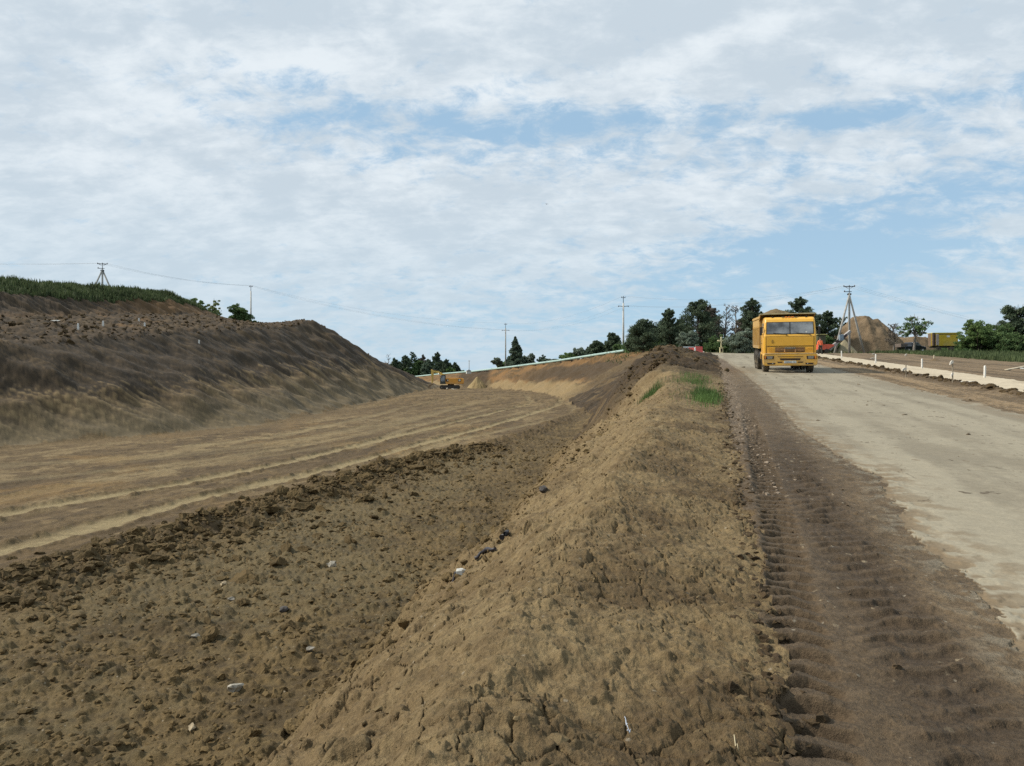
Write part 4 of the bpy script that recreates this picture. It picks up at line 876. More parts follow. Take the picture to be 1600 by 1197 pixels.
def bst(name, label, u, v, Y, size, m, seed, **k):
    return stone(name, label, u, Y, size, m, seed, **k)
WHITEP = mat('white_plaster', (.55, .54, .49), .8, var=.2, scale=10, bump=.004); BLKP = mat('black_plastic', (.025, .022, .026), .55, var=.5, scale=9, bump=.01)
def rubble(name, label, u, Y, mb, m, cat, bevel=.006, rz=0, lift=0):
    X = (u - 800) / 1186 * Y; o = mb.build(name, m, None, bevel); o.location = (X, Y, ground(X, Y) + lift); o.rotation_euler[2] = rz; return tag(o, label, cat)
def berm_hit(u, v):                                    # where a line of sight meets the ground
    for k in range(1400):
        Y = 2 + k * .03
        if EYE - (v - 598.5) / 1186 * Y <= ground((u - 800) / 1186 * Y, Y): return Y
    return 40
Yd = berm_hit(721, 897)
rubble('broken_block', 'white-topped piece of broken block on the berm edge', 721, Yd, MB().prism([(-.06, -.03), (.06, -.05), (.075, .0), (.015, .03), (-.05, .028)], -.035, .035, 'y'), WHITEP, 'rubble', rz=.4, lift=.03)
rubble('black_shard', 'black sheet scrap under the white broken block', 717, Yd - .25, MB().prism([(-.09, -.08), (.0, -.12), (.11, -.04), (.09, .05), (-.05, .07)], -.02, .02, 'y'), BLKP, 'debris', rz=.4, lift=.02)
rubble('white_scrap', 'small white scrap below the black sheet', 718, Yd - .42, MB().prism([(-.03, -.04), (.035, -.03), (.03, .04), (-.04, .03)], -.012, .012, 'y'), WHITEP, 'debris', lift=.02)
def strip(name, label, pts, wdt, m, cat):
    mb = MB(); 
    for (u1, v1), (u2, v2) in zip(pts[:-1], pts[1:]):
        q = []
        for t in (0, .35, .7, 1.0):
            u, v = u1 + (u2 - u1) * t, v1 + (v2 - v1) * t; Y = berm_hit(u, v); X = (u - 800) / 1186 * Y; q.append((X, Y, ground(X, Y) + .03 + .03 * rng.random()))
        mb.tube(q, [wdt * rng.uniform(.6, 1.2) for _ in q], 6)
    o = mb.build(name, m); return tag(o, label, cat)
strip('plastic_strip', 'crumpled black plastic strip half buried along the berm edge', [(742, 880), (754, 868), (774, 863)], .026, BLKP, 'debris'); strip('plastic_scrap', 'small black plastic scrap at the upper end of the berm edge', [(784, 848), (793, 838)], .03, BLKP, 'debris')
Yk = berm_hit(848, 770); stone('clod', 'single black lump near the top of the berm edge', 848, Yk, .09, DKST, 220, lift=.03, cat='soil clod')
Yk = berm_hit(867, 1163); stone('clod', 'cracked grey lump of clay at the bottom of the berm', 867, Yk, .055, SM_T, 221, lift=.005, cat='soil clod', blk=.4)
strip('blue_thread', 'frayed pale blue thread lying on the berm', [(976, 1142), (980, 1152), (985, 1160), (980, 1166)], .0022, mat('thread', (.42, .46, .52), .8), 'thread')
strip('straw', 'single dry straw on the lower right of the berm', [(1147, 1180), (1154, 1197)], .0022, mat('dry_straw', (.5, .42, .26), .8), 'straw')
Yk = berm_hit(1402, 1048); stone('clod', 'dark clod standing alone on the muddy shoulder', 1402, Yk, .028, SM_M, 222, lift=.002, cat='soil clod')

# ------------------------------------------------------------------ power line
CONC = mat('concrete', (.34, .33, .30), .9, var=.2, scale=3, bump=.01); IRON = mat('dark_iron', (.045, .048, .05), .6, .5); PORC = mat('porcelain', (.10, .07, .06), .3)
CONCL = mat('pale_concrete', (.52, .51, .47), .9, var=.15, scale=3, bump=.01)
def insul(parent, p, big=1.0):
    MB().lathe([(.0, 0), (.05 * big, .0), (.06 * big, .05), (.03 * big, .08), (.055 * big, .11), (.03 * big, .15), (.0, .18)], p, 10, 'z').build('insulator', PORC, parent)
def pole(label, u, Y, vtop, style, base=None, rz=0.0, slope=.26):
    X = (u - 800) / 1186 * Y; g = ground(X, Y) - .3 if base is None else base; top = EYE - (vtop - 598.5) / 1186 * Y; Hh = top - g
    root = thing('power_pole', label, 'power pole', (X, Y, g), rz, 'power poles of the overhead line')
    m = CONCL if style in ('white', 'white_tall') else CONC
    hp = Hh - (.1 if style == 'tripod' else .05)
    MB().tube([(0, 0, 0), (0, 0, hp * .5), (0, 0, hp - .9)], [.17, .145, .12], 10).build('post', m, root)
    MB().tube([(0, 0, hp - .9), (0, 0, Hh)], .045, 8).build('steel_cap', IRON, root)
    att = []
    a = MB()
    if style == 'tripod':
        a.box((0, 0, Hh - .15), (1.5, .09, .09)).build('crossarm', IRON, root); MB().box((-.2, 0, Hh - .85), (1.0, .08, .08)).build('crossarm', IRON, root); MB().box((0, 0, Hh - 1.2), (.46, .34, .20)).build('collar', IRON, root)
        for s in (-1, 1): MB().box((s * .35, 0, Hh - .28), (.5, .05, .05), Matrix.Rotation(-.5 * s, 3, 'Y')).build('brace', IRON, root)
        for s in (-1, 1):
            MB().tube([(0, s * .1, Hh - 1.15), (s * slope * (Hh - 1.0), s * .5, -.2)], [.12, .16], 8).build('strut', m, root)
        for s in (-.7, 0, .7): att.append((s, 0, Hh - .02)); insul(root, (s, 0, Hh - .12), 1.3)
        insul(root, (-.62, 0, Hh - .82), 1.2)
    else:
        a.box((0, 0, Hh - .12), (.62, .07, .07)).build('crossarm', IRON, root); 
        if style != 'white': MB().tube([(-.85, 0, Hh - 1.55), (-.6, 0, Hh - 1.42), (0, 0, Hh - 1.5), (.6, 0, Hh - 1.42), (.85, 0, Hh - 1.55)], .045, 6).build('crossarm', IRON, root)
        for s, z in ((-.28, -.1), (.28, -.1), (0, .0)): insul(root, (s, 0, Hh + z)); 
        att = [(-.28, 0, Hh + .05), (0, 0, Hh + .15), (.28, 0, Hh + .05)]
        if style != 'white':
            for s in (-.75, .75): insul(root, (s, 0, Hh - 1.5), 1.2)
            att = [(-.75, 0, Hh - 1.35), (0, 0, Hh + .15), (.75, 0, Hh - 1.35)]
    c, s = math.cos(rz), math.sin(rz)
    return root, [Vector((X + p[0] * c - p[1] * s, Y + p[0] * s + p[1] * c, g + p[2])) for p in att]
_, A0 = pole('three-legged pole on the grassy top of the left hill', 160, 120, 411, 'tripod', rz=.2, slope=.40)
_, A1 = pole('white single pole on the skyline of the left hill', 392, 140, 447, 'white', base=9.6)
_, A2 = pole('slim grey pole beside the conical spruce behind the pipe', 790, 168, 506, 'twin')
_, A3 = pole('tall single pole at the near end of the green pipe', 974, 118, 464, 'white_tall')
_, A4 = pole('big three-legged concrete pole in front of the sand mound', 1327, 103, 446, 'tripod', rz=-.1)
pm = MB(); X_, Y_ = (733 - 800) / 1186 * 330, 330; pm.tube([(0, 0, 0), (0, 0, EYE - (563 - 598.5) / 1186 * Y_)], .16, 6); pm.box((0, 0, 11.2), (1.0, .1, .1))
o = pm.build('power_pole', CONC); o.location = (X_, Y_, 0); tag(o, 'tiny far pole standing right of the distant pine row', 'power pole', 'power poles of the overhead line')
WIRE = mat('wire', (.20, .21, .22), .5, .3)
def span(A, B, sag, label, rad=.016):
    rad = .007
    for k, (a, b) in enumerate(zip(A, B)):
        pts = [a.lerp(b, t / 24) + Vector((0, 0, -4 * sag * (t / 24) * (1 - t / 24))) for t in range(25)]
        o = MB().tube(pts, rad, 5, cap=False).build('power_wire', WIRE); tag(o, label, 'wire', 'wires of one span: ' + label)
AL = [Vector((-175, 150, 33)), Vector((-176, 151, 32.6)), Vector((-177, 152, 32.9))]; AR = [Vector((x, 210, z)) for x, z in ((172, 12.4), (173.2, 12.0), (174.4, 12.4))]
span(AL, A0, 2.5, 'thin wire running left from the hilltop three-legged pole', .013)
span(A0, A1, .7, 'thin wire between the hilltop pole and the white pole'); span(A1, A2, 1.6, 'thin wire sagging between the white pole and the slim pole')
span(A2, A3, 1.5, 'thin wire sagging between the slim pole and the tall single pole', .013); span(A3, A4, 1.2, 'thin wire between the tall single pole and the concrete tripod', .013)
span(A4, AR, 2.0, 'thin wire running right from the concrete tripod')

# ------------------------------------------------------------------ green pipe along the top of the bank
PIPEM = mat('green_pipe_paint', (.33, .45, .40), .55, var=.15, scale=2)
pp = [(996, 546.5, 112), (980, 548.5, 115), (925, 556.5, 124), (870, 565, 135), (800, 574, 155), (740, 581, 180), (695, 584.5, 198), (650, 589, 215), (600, 594, 235)]
pr_root = thing('pipeline', 'pale green pipe running along the top of the far bank', 'pipe', wp(*pp[1]))
P3 = [Vector(wp(*p)) + Vector((0, 0, .12)) for p in pp]; o0 = Vector(wp(*pp[1]))
MB().tube([p - o0 for p in P3], .20, 12).build('pipe', PIPEM, pr_root)
for k in range(26):
    t = k / 25 * (len(P3) - 1.001); i = int(t); p = P3[i].lerp(P3[i + 1], t - i) - o0
    MB().box(p + Vector((0, 0, -.45)), (.12, .12, .6)).build('support', IRON, pr_root)
    if k % 2 == 0:
        d = (P3[i + 1] - P3[i]).normalized(); MB().tube([p - d * .06, p + d * .06], .245, 12).build('flange', PIPEM, pr_root)
X_, Y_ = (732 - 800) / 1186 * 176, 176
wv = thing('valve_shed', 'small white object beside the pipe right of the excavator boom', 'shed', (X_, Y_, EYE - (583.5 - 598.5) / 1186 * Y_ - .2), .3)
MB().box((0, 0, .45), (1.0, .8, .7)).build('housing', WHITEP, wv, .03); MB().prism([(-.6, .8), (.6, .8), (0, 1.1)], -.5, .5, 'y').build('roof', mat('grey_roof', (.35, .37, .38), .6), wv)

# ------------------------------------------------------------------ dump truck
YEL = mat('yellow_paint', (.80, .42, .035), .40, var=.06, scale=3, coat=.3, dirt=(.2, 1.3, (.30, .24, .15)))
YELB = mat('dusty_yellow_paint', (.50, .30, .07), .6, var=.14, scale=3, dirt=(.8, 2.6, (.33, .27, .18)))
BLK = mat('black_rubber', (.022, .021, .02), .85, var=.3, scale=12); TYREM = mat('tyre_rubber', (.040, .036, .031), .92, var=.35, scale=9, dirt=(-.6, .5, (.22, .18, .12)))
DKM = mat('dark_metal', (.045, .042, .038), .7, .3, var=.3); RIMM = mat('rim_steel', (.30, .22, .10), .6, .2, var=.2)
GLS = mat('windscreen_glass', (.17, .18, .185), .10, 0, .9, var=.8, scale=1.2); RECESS = mat('dark_recess', (.035, .018, .01), .8); LENS = mat('headlamp_lens', (.22, .21, .18), .15, 0, .8, var=.2, scale=18)  # GLS: grey blotches in the base colour stand in for reflected sky
PLATE = mat('number_plate', (.50, .52, .50), .5, var=.06); CHR = mat('chrome', (.55, .52, .48), .28, .9, var=.05); AMB = mat('amber_lens', (.7, .22, .03), .3)
YT = 37.0; XT = 434 / 1186 * YT
g0 = Vector((XT, YT, ground(XT, YT) + .0)); fy = Vector((math.sin(TH - .012), math.cos(TH - .012), 0)); fy.z = (ground(XT + fy.x * 5, YT + fy.y * 5) - ground(XT, YT)) / 5; fy.normalize()
fx = fy.cross(Vector((0, 0, 1))).normalized(); fzv = fx.cross(fy)
truck = thing('dump_truck', 'yellow dump truck with a loaded body driving down the road', 'truck')
truck.matrix_world = Matrix(((fx.x, fy.x, fzv.x, g0.x), (fx.y, fy.y, fzv.y, g0.y), (fx.z, fy.z, fzv.z, g0.z + .02), (0, 0, 0, 1)))
def part(name, mb, m, parent=truck, bevel=.012, seg=2): return mb.build(name, m, parent, bevel, seg)
# cab: side outline pushed across, narrowed towards the roof by hand
side = [(.06, .86), (.02, 1.20), (.0, 1.78), (.03, 1.86), (.16, 2.46), (.24, 2.60), (.42, 2.70), (1.05, 2.72), (1.62, 2.68), (1.72, 2.55), (1.74, .95), (1.60, .86)]
def cab_mesh():
    mb = MB(); n = len(side); rows = []
    xs = [-1.22, -1.212, -1.185, -1.13, 1.13, 1.185, 1.212, 1.22]
    for k, xx in enumerate(xs):
        inset = [.17, .09, .03, 0, 0, .03, .09, .17][k]
        row = []
        for (yv_, zv) in side:
            cy_, cz_ = .85, 1.75; tp = 1 - max(0, (zv - 1.86)) * .065
            row.append((xx * tp, yv_ + (cy_ - yv_) * inset * .9, zv + (cz_ - zv) * inset * .45))
        rows.append(row)
    vs = [p for r_ in rows for p in r_]; fs = []
    for a in range(len(xs) - 1):
        for b in range(n): b2 = (b + 1) % n; fs.append((a * n + b, (a + 1) * n + b, (a + 1) * n + b2, a * n + b2))
    fs.append(tuple(range(n))); fs.append(tuple(range((len(xs) - 1) * n, len(xs) * n))[::-1]); return mb.add(vs, fs, False)
cab = part('cab', cab_mesh(), YEL, bevel=.02, seg=2)
def ws_y(z): return .03 + (z - 1.86) / .60 * .13
def slab_front(x0, x1, z0, z1, off, th=.03):            # a sheet lying on the raked windscreen plane
    a = Vector((0, ws_y(z0), z0)); b = Vector((0, ws_y(z1), z1)); nrm = Vector((0, -.977, .212))
    q = [Vector((x0, a.y, a.z)), Vector((x1, a.y, a.z)), Vector((x1 * .985, b.y, b.z)), Vector((x0 * .985, b.y, b.z))]
    vs = [p + nrm * off for p in q] + [p + nrm * (off - th) for p in q]
    return MB().add(vs, [(0, 1, 2, 3), (7, 6, 5, 4), (0, 4, 5, 1), (1, 5, 6, 2), (2, 6, 7, 3), (3, 7, 4, 0)])
part('window_seal', slab_front(-1.10, 1.10, 1.865, 2.47, .006), BLK, bevel=.004)
wsn = part('windscreen', slab_front(-1.065, 1.065, 1.895, 2.44, .012), GLS, bevel=.004)
part('screen_divider', slab_front(-.020, .020, 1.885, 2.45, .022), BLK, wsn, bevel=.003)
part('sticker', slab_front(.72, .80, 1.93, 2.00, .016, .01), WHITEP, wsn, bevel=0)
for xx, s in ((-.15, -1), (.92, -1)):
    a, b = Vector((xx, ws_y(1.90) - .03, 1.87)), Vector((xx + s * .62, ws_y(1.98) - .035, 1.93)); wpr = part('wiper', MB().tube([a + Vector((.0, -.01, -.07)), a, b], [.022, .016, .010], 6), BLK, bevel=0)
# side windows, doors
for s in (-1, 1):
    dr = part('door', MB().box((s * 1.213, .92, 1.42), (.03, 1.02, 1.02)), YEL, bevel=.015)
    part('door_handle', MB().box((s * 1.235, 1.28, 1.42), (.03, .16, .05)), BLK, dr, bevel=.005)
    part('side_window', MB().prism([(.52, 1.92), (1.40, 1.92), (1.36, 2.42), (.58, 2.42)], s * 1.165, s * 1.205, 'x'), GLS, bevel=.008)
    mr = part('mirror', MB().tube([(s * 1.2, .18, 2.2), (s * 1.33, .08, 2.22)], .014, 6), BLK, bevel=0)
    part('mirror_glass', MB().box((s * 1.34, .08, 2.03), (.10, .05, .40)), BLK, mr, bevel=.012)
    part('mirror_bracket', MB().tube([(s * 1.2, .18, 1.86), (s * 1.33, .08, 1.86)], .012, 6), BLK, mr, bevel=0)
hood = part('front_panel', MB().box((0, -.008, 1.52), (2.16, .035, .44)), YEL, bevel=.012)
part('panel_seam', MB().box((0, -.012, 1.292), (2.15, .03, .012)), RECESS, hood, bevel=0); part('panel_seam', MB().box((0, -.004, 1.745), (2.15, .03, .012)), RECESS, hood, bevel=0)
for s in (-1, 1): part('panel_seam', MB().box((s * 1.085, -.004, 1.33), (.012, .03, .86)), RECESS, hood, bevel=0)
part('lower_panel', MB().box((0, .004, 1.08), (2.15, .04, .38)), YEL, bevel=.012)
gr_ = part('grille', MB().box((0, -.006, 1.11), (1.36, .05, .23)), RECESS, bevel=.006)
for z in (1.185, 1.12, 1.055): part('grille_bar', MB().box((0, -.045, z), (1.34, .035, .020)), mat('grille_bar_paint', (.55, .30, .12), .5), gr_, bevel=.005)
for s in (-.24, .24): part('grille_bar', MB().box((s, -.052, 1.09), (.03, .04, .19)), MATS['grille_bar_paint'], gr_, bevel=.005)
for s in (-1, 1):
    for z in (1.19, 1.13, 1.07): part('pressed_rib', MB().box((s * .89, -.022, z), (.26, .03, .018)), YEL, bevel=.006)
part('badge_plate', MB().prism([(-.27, 1.15), (.27, 1.15), (.24, 1.235), (-.24, 1.235)], -.075, -.04, 'y'), mat('badge_back', (.16, .13, .10), .4, .4), bevel=.006)
def lettering(txt, size, loc, m, parent, name='lettering', ext=.004, width=None):
    cu = bpy.data.curves.new(name, 'FONT'); cu.body = txt; cu.size = size; cu.extrude = ext; cu.align_x = 'CENTER'; cu.align_y = 'CENTER'
    tmp = bpy.data.objects.new('tmp', cu); COL.objects.link(tmp); dg = bpy.context.evaluated_depsgraph_get(); me = bpy.data.meshes.new_from_object(tmp.evaluated_get(dg))
    bpy.data.objects.remove(tmp); me.materials.clear(); me.materials.append(m); o = bpy.data.objects.new(name, me); COL.objects.link(o); o.parent = parent
    o.rotation_euler = (R(90), 0, 0); o.location = loc
    if width:
        xs = [v.co.x for v in me.vertices]; o.scale[0] = width / (max(xs) - min(xs))
    return o
lettering('КАМАЗ', .10, (0, -.078, 1.192), CHR, truck, 'badge_letters', .006, .44)
em = MB(); em.tube([(-.86, -.03, 1.50), (-.83, -.03, 1.56), (-.80, -.03, 1.60), (-.775, -.03, 1.56), (-.80, -.03, 1.51), (-.76, -.03, 1.49)], .008, 5); em.box((-.81, -.03, 1.455), (.10, .008, .018)); part('emblem', em, DKM, bevel=0)
# bumper
bsh = [(-1.24, .40), (-1.18, .335), (1.18, .335), (1.24, .40), (1.255, .62), (1.245, .885), (1.20, .915), (-1.20, .915), (-1.245, .885), (-1.255, .62)]
bp = part('bumper', MB().prism(bsh, -.16, .34, 'y'), YEL, bevel=.06, seg=3)
def rec(x0, x1, z0, z1, name='air_slot', m=RECESS, par=bp, y=-.166, th=.02, sl=.03):
    return part(name, MB().prism([(x0 + sl, z0), (x1 - sl, z0), (x1, z1), (x0, z1)], y, y + th, 'y'), m, par, bevel=.002)
rec(-.48, .48, .60, .70); rec(-.60, -.34, .48, .535); rec(.34, .60, .48, .535); rec(-.60, .60, .765, .79, sl=.05)
for s in (-1, 1):
    x0, x1 = sorted((s * .68, s * 1.07)); rec(x0, x1, .40, .48)
    part('fog_lamp', MB().lathe([(0, -.175), (.033, -.172), (.036, -.16)], (s * .80, 0, .44), 12, 'y'), LENS, bp, bevel=0)
    x0, x1 = sorted((s * .74, s * 1.22)); rec(x0, x1, .655, .815, 'headlamp_housing', RECESS, sl=.02)
    x0, x1 = sorted((s * .80, s * 1.08)); hl = rec(x0, x1, .672, .80, 'headlight', LENS, y=-.176)
    x0, x1 = sorted((s * 1.10, s * 1.20)); rec(x0, x1, .672, .80, 'indicator', AMB, y=-.174)
part('bumper_top', MB().box((0, -.02, .93), (2.36, .30, .035)), mat('faded_yellow', (.68, .44, .16), .5, dirt=(.9, 1.0, (.4, .34, .24))), bevel=.01)
part('cab_gap', MB().box((0, .12, .885), (2.2, .3, .07)), RECESS, bevel=0)
pl = rec(-.28, .28, .46, .575, 'number_plate', PLATE, sl=0, y=-.180)
for k, (xx, wd_, hh) in enumerate([(-.21, .03, .05), (-.15, .035, .06), (-.10, .035, .06), (-.05, .035, .06), (.0, .03, .05), (.045, .03, .05), (.15, .028, .045), (.20, .028, .045)]):
    part('plate_mark', MB().box((xx, -.183, .518), (wd_ * .62, .004, hh)), mat('plate_ink', (.12, .13, .13), .6), pl, bevel=0)
for xx in (-.30, -.15, 0, .15, .30): part('roof_lamp', MB().box((xx, .36, 2.715), (.11, .07, .04)), AMB if abs(xx) < .2 else DKM, bevel=.012)
for s in (-1, 1):
    part('roof_lamp', MB().box((s * .78, .40, 2.71), (.09, .07, .05)), DKM, bevel=.012)
    part('mudguard', MB().prism([(.36, .62), (.36, .90), (1.72, .98), (1.80, .62), (1.68, .62), (1.60, .84), (1.05, .90), (.52, .84), (.44, .62)], s * 1.0, s * 1.25, 'x'), YEL, bevel=.015)
def wheel(x, y, r=.53, wd_=.30, parent=truck, outer=1):
    prof = [(r * .56, -wd_ / 2), (r * .82, -wd_ / 2 - .01), (r * .97, -wd_ / 2 + .03), (r, -wd_ / 2 + .07), (r, -.02), (r * .975, -.012), (r * .975, .012), (r, .02), (r, wd_ / 2 - .07), (r * .97, wd_ / 2 - .03), (r * .82, wd_ / 2 + .01), (r * .56, wd_ / 2)]
    wroot = MB().lathe(prof, (0, 0, 0), 32, 'x').build('wheel', TYREM, parent); wroot.location = (x, y, r)
    lg = MB()
    for k in range(32):
        a = 2 * math.pi * k / 32; rot = Matrix.Rotation(a, 3, 'X')
        for s in (-1, 1): lg.box(rot @ Vector((s * wd_ * .28, 0, r + .008)), (wd_ * .34, .045, .03), rot @ Matrix.Rotation(s * .35, 3, 'Z'))
    lg.build('tread', TYREM, wroot)
    sd = 1 if x > 0 else -1
    MB().lathe([(r * .57, sd * wd_ * .42), (r * .52, sd * wd_ * .25), (r * .30, sd * wd_ * .12), (r * .22, sd * wd_ * .12), (r * .20, sd * wd_ * .42), (0, sd * wd_ * .46)], (0, 0, 0), 20, 'x').build('rim', RIMM, wroot)
    return wroot
for s in (-1, 1):
    wheel(s * 1.04, 1.08)
    for yy2 in (4.55, 5.95):
        wheel(s * 1.12, yy2, wd_=.27); wheel(s * .80, yy2, wd_=.27)
ch = MB(); ch.box((-.42, 3.7, .86), (.10, 6.6, .24)); ch.box((.42, 3.7, .86), (.10, 6.6, .24)); 
for y2 in (1.08, 4.55, 5.95): ch.tube([(-1.0, y2, .53), (1.0, y2, .53)], .09, 8)
for y2 in (2.2, 3.3, 4.6, 6.9): ch.box((0, y2, .86), (.84, .12, .2))
ch.box((0, .9, .62), (.7, 1.0, .5)); part('chassis', ch, DKM, bevel=.01)
part('fuel_tank', MB().tube([(-.98, 2.55, .78), (-.98, 3.5, .78)], .26, 16), DKM, bevel=.01); part('air_tank', MB().tube([(.98, 2.6, .74), (.98, 3.3, .74)], .18, 16), DKM, bevel=.01)
# body: tub with ribs, headboard with canopy
Bx0, Bx1, By0, By1, Bz0, Bz1 = -1.25, 1.25, 2.05, 7.35, 1.18, 2.72
tub = MB()
tub.box((0, (By0 + By1) / 2, Bz0 + .04), (2.3, By1 - By0, .08))
for s in (-1, 1): tub.prism([(By0, Bz0), (By1 - .25, Bz0), (By1, Bz1), (By0, Bz1)], s * 1.13, s * 1.18, 'x')
tub.prism([(-1.24, Bz0), (1.24, Bz0), (1.28, 2.86), (-1.28, 2.86)], By0 - .05, By0 + .01, 'y')
tub.prism([(-1.18, Bz0 + .09), (1.18, Bz0 + .09), (1.18, Bz1 - .3), (-1.18, Bz1 - .3)], By1 - .26, By1 - .2, 'y')
body = part('dump_body', tub, YELB, bevel=.012)
for s in (-1, 1):
    part('top_rail', MB().box((s * 1.26, (By0 + By1) / 2, Bz1 + .02), (.13, By1 - By0, .14)), YELB, body, bevel=.02)
    part('bottom_rail', MB().box((s * 1.24, (By0 + By1) / 2 - .1, Bz0 + .05), (.12, By1 - By0 - .3, .16)), YELB, body, bevel=.02)
    part('side_board', MB().box((s * 1.272, (By0 + By1) / 2, Bz1 - .28), (.05, By1 - By0 - .1, .42)), YELB, body, bevel=.01)
    for k in range(7):
        y2 = By0 + .12 + k * .80; part('rib', MB().box((s * 1.245, y2, 1.78), (.15, .10, 1.10)), YELB, body, bevel=.015)
for k in range(5): part('headboard_rib', MB().box((-1.0 + k * .5, By0 - .09, 2.0), (.07, .08, 1.5)), YELB, body, bevel=.01)
part('canopy', MB().prism([(By0 + .02, 2.80), (By0 + .02, 2.90), (.95, 2.915), (.90, 2.865), (1.2, 2.84)], -1.32, 1.32, 'x'), mat('canopy_paint', (.20, .17, .08), .7, var=.3, dirt=(2.6, 3.0, (.22, .19, .12))), body, bevel=.012)
for s in (-1, 1): part('canopy_side', MB().prism([(By0, 2.55), (By0, 2.88), (1.0, 2.9), (1.3, 2.82)], s * 1.27, s * 1.31, 'x'), YELB, body, bevel=.008)
part('hydraulic_ram', MB().tube([(0, 1.92, .9), (0, 1.95, 2.6)], [.11, .08], 12), DKM, bevel=0)
part('air_filter', MB().tube([(-.75, 1.9, 1.2), (-.75, 1.9, 2.3)], .15, 12), DKM, bevel=.01); part('exhaust', MB().tube([(.8, 1.9, 1.0), (.8, 1.9, 2.45)], .07, 10), DKM, bevel=0)
for s in (-1, 1): part('rear_flap', MB().box((s * 1.0, 6.95, .72), (.5, .02, .55)), BLK, bevel=0)
# load
def heap(name, label, X0, Y0, z0, rx, ry, hh, m, seed, cat='mound', parent=None, peak=(0, 0), nn=90, rough=.06, pw=1.0, flat=0.0, skirt=.6, wobble=.12, rz=0):
    g = np.linspace(-1.25, 1.25, nn); gx, gy = np.meshgrid(g, g); rr = np.hypot(gx, gy)
    an = np.arctan2(gy, gx); wob = 1 + wobble * fbm(np.cos(an) * 1.7 + seed, np.sin(an) * 1.7, 2, seed)
    qd = np.hypot(gx - peak[0] * np.clip(1 - rr, 0, 1), gy - peak[1] * np.clip(1 - rr, 0, 1)) / wob
    z = hh * np.clip(1.05 - qd ** pw, -skirt, 1 - flat) ; zs = fbm(gx * rx * .6 + seed, gy * ry * .6, 4, seed) * rough * hh * sst(1.2, .8, rr)
    zs = zs + rough * hh * .12 * fbm(an * 9, rr * 1.5, 3, seed + 3) * sst(.1, .4, rr) * sst(1.2, .9, rr)
    V = np.stack([gx * rx, gy * ry, z + zs], -1).reshape(-1, 3); i = np.arange(nn - 1)[:, None]; j = np.arange(nn - 1)[None]; F = np.stack([i * nn + j, i * nn + j + 1, (i + 1) * nn + j + 1, (i + 1) * nn + j], -1).reshape(-1, 4)
    V[:, 2] += .05 * rough * hh * 0; o = np_mesh(name, V, F, m, parent, np.clip(.5 + .5 * fbm(V[:, 0] * .8, V[:, 1] * .8, 3, seed + 8), 0, 1), smooth=True); o.location = (X0, Y0, z0); o.rotation_euler[2] = rz
    if label: tag(o, label, cat)
    return o
ld = heap('soil_load', 'brown broken stone heaped in the body of the dump truck', 0, 0, 0, .92, 2.2, .50, soilmat('load_soil', TAND * .8, TANL, 5, .08), 301, 'load', pw=1.1, rough=.26, skirt=.28, peak=(-.1, 0), nn=70)
ld.matrix_world = truck.matrix_world @ Matrix.Translation((-.12, 4.6, 2.78))

# ------------------------------------------------------------------ mounds beyond the road
SANDB, SANDP = soilmat('brown_sand', lin(98, 82, 62) * ALB, lin(156, 134, 106) * ALB, 1.6, .25), soilmat('pale_sand', lin(140, 128, 100) * ALB, lin(178, 166, 136) * ALB, 2.0, .15)
def mound(label, u, Y, vtop, wpx, m, seed, depth=1.0, **k):
    X = (u - 800) / 1186 * Y; g = ground(X, Y); rx = wpx / 1186 * Y / 2; hh = EYE - (vtop - 598.5) / 1186 * Y - g
    return heap('sand_mound', label, X, Y, g - .1, rx, rx * depth, hh + .1, m, seed, **k)
mound('big brown sand mound behind the three-legged pole', 1354, 118, 494, 136, SANDB, 311, flat=.02, rough=.06, pw=1.5, peak=(-.12, 0), depth=.8, wobble=.05)
mound('long low brown sand bank right of the big mound', 1426, 124, 514, 120, SANDB, 312, flat=.30, rough=.05, pw=1.3, depth=.6)
mound('low brown sand bank behind the yellow trailer', 1470, 130, 526, 130, SANDB, 315, flat=.35, rough=.05, pw=1.5, depth=.5)
mound('small pale sand pile left of the middle post leg', 1320, 108, 531, 44, SANDP, 313, rough=.04, depth=.8)
mound('tiny brown soil heap around a thin stake in the field', 1460, 58, 560, 26, soilmat('field_soil', FIELDD, FIELD), 314, rough=.12, depth=.8, skirt=.3, nn=40)
# ------------------------------------------------------------------ excavator in the cutting
YE = 150.0; XE = (703 - 800) / 1186 * YE
ORN = mat('orange_yellow_paint', (.72, .33, .04), .5, var=.12, scale=2, dirt=(.6, 1.8, (.34, .27, .17)))
OLD = mat('worn_yellow_paint', (.68, .46, .10), .6, var=.2, scale=2, dirt=(0, 3, (.36, .29, .18)))
ex = thing('excavator', 'orange yellow excavator working at the end of the cutting', 'excavator', (XE, YE, ground(XE, YE)), 0)
def trk(s):
    P = [(-1.95, .35), (-1.75, .08), (1.75, .08), (1.95, .35), (1.95, .55), (1.75, .80), (-1.75, .80), (-1.95, .55)]
    t = MB().prism(P, s * .95 - .25, s * .95 + .25, 'y').build('track', TYREM, ex, .06)
    for k in range(5): MB().lathe([(.0, -.28), (.20, -.28), (.22, 0), (.20, .28), (0, .28)], (-1.4 + .7 * k, s * .95, .33), 14, 'y').build('road_wheel', DKM, t)
    sh = MB()
    for k in range(22): sh.box((-1.75 + k * .167, s * .95, .835), (.10, .54, .05))
    sh.build('track_shoes', DKM, t)
trk(-1); trk(1)
MB().box((0, 0, .62), (1.8, 1.5, .42)).build('undercarriage', DKM, ex, .04); MB().lathe([(0, .8), (.62, .8), (.62, 1.05), (0, 1.05)], (0.2, 0, 0), 20, 'z').build('slew_ring', DKM, ex)
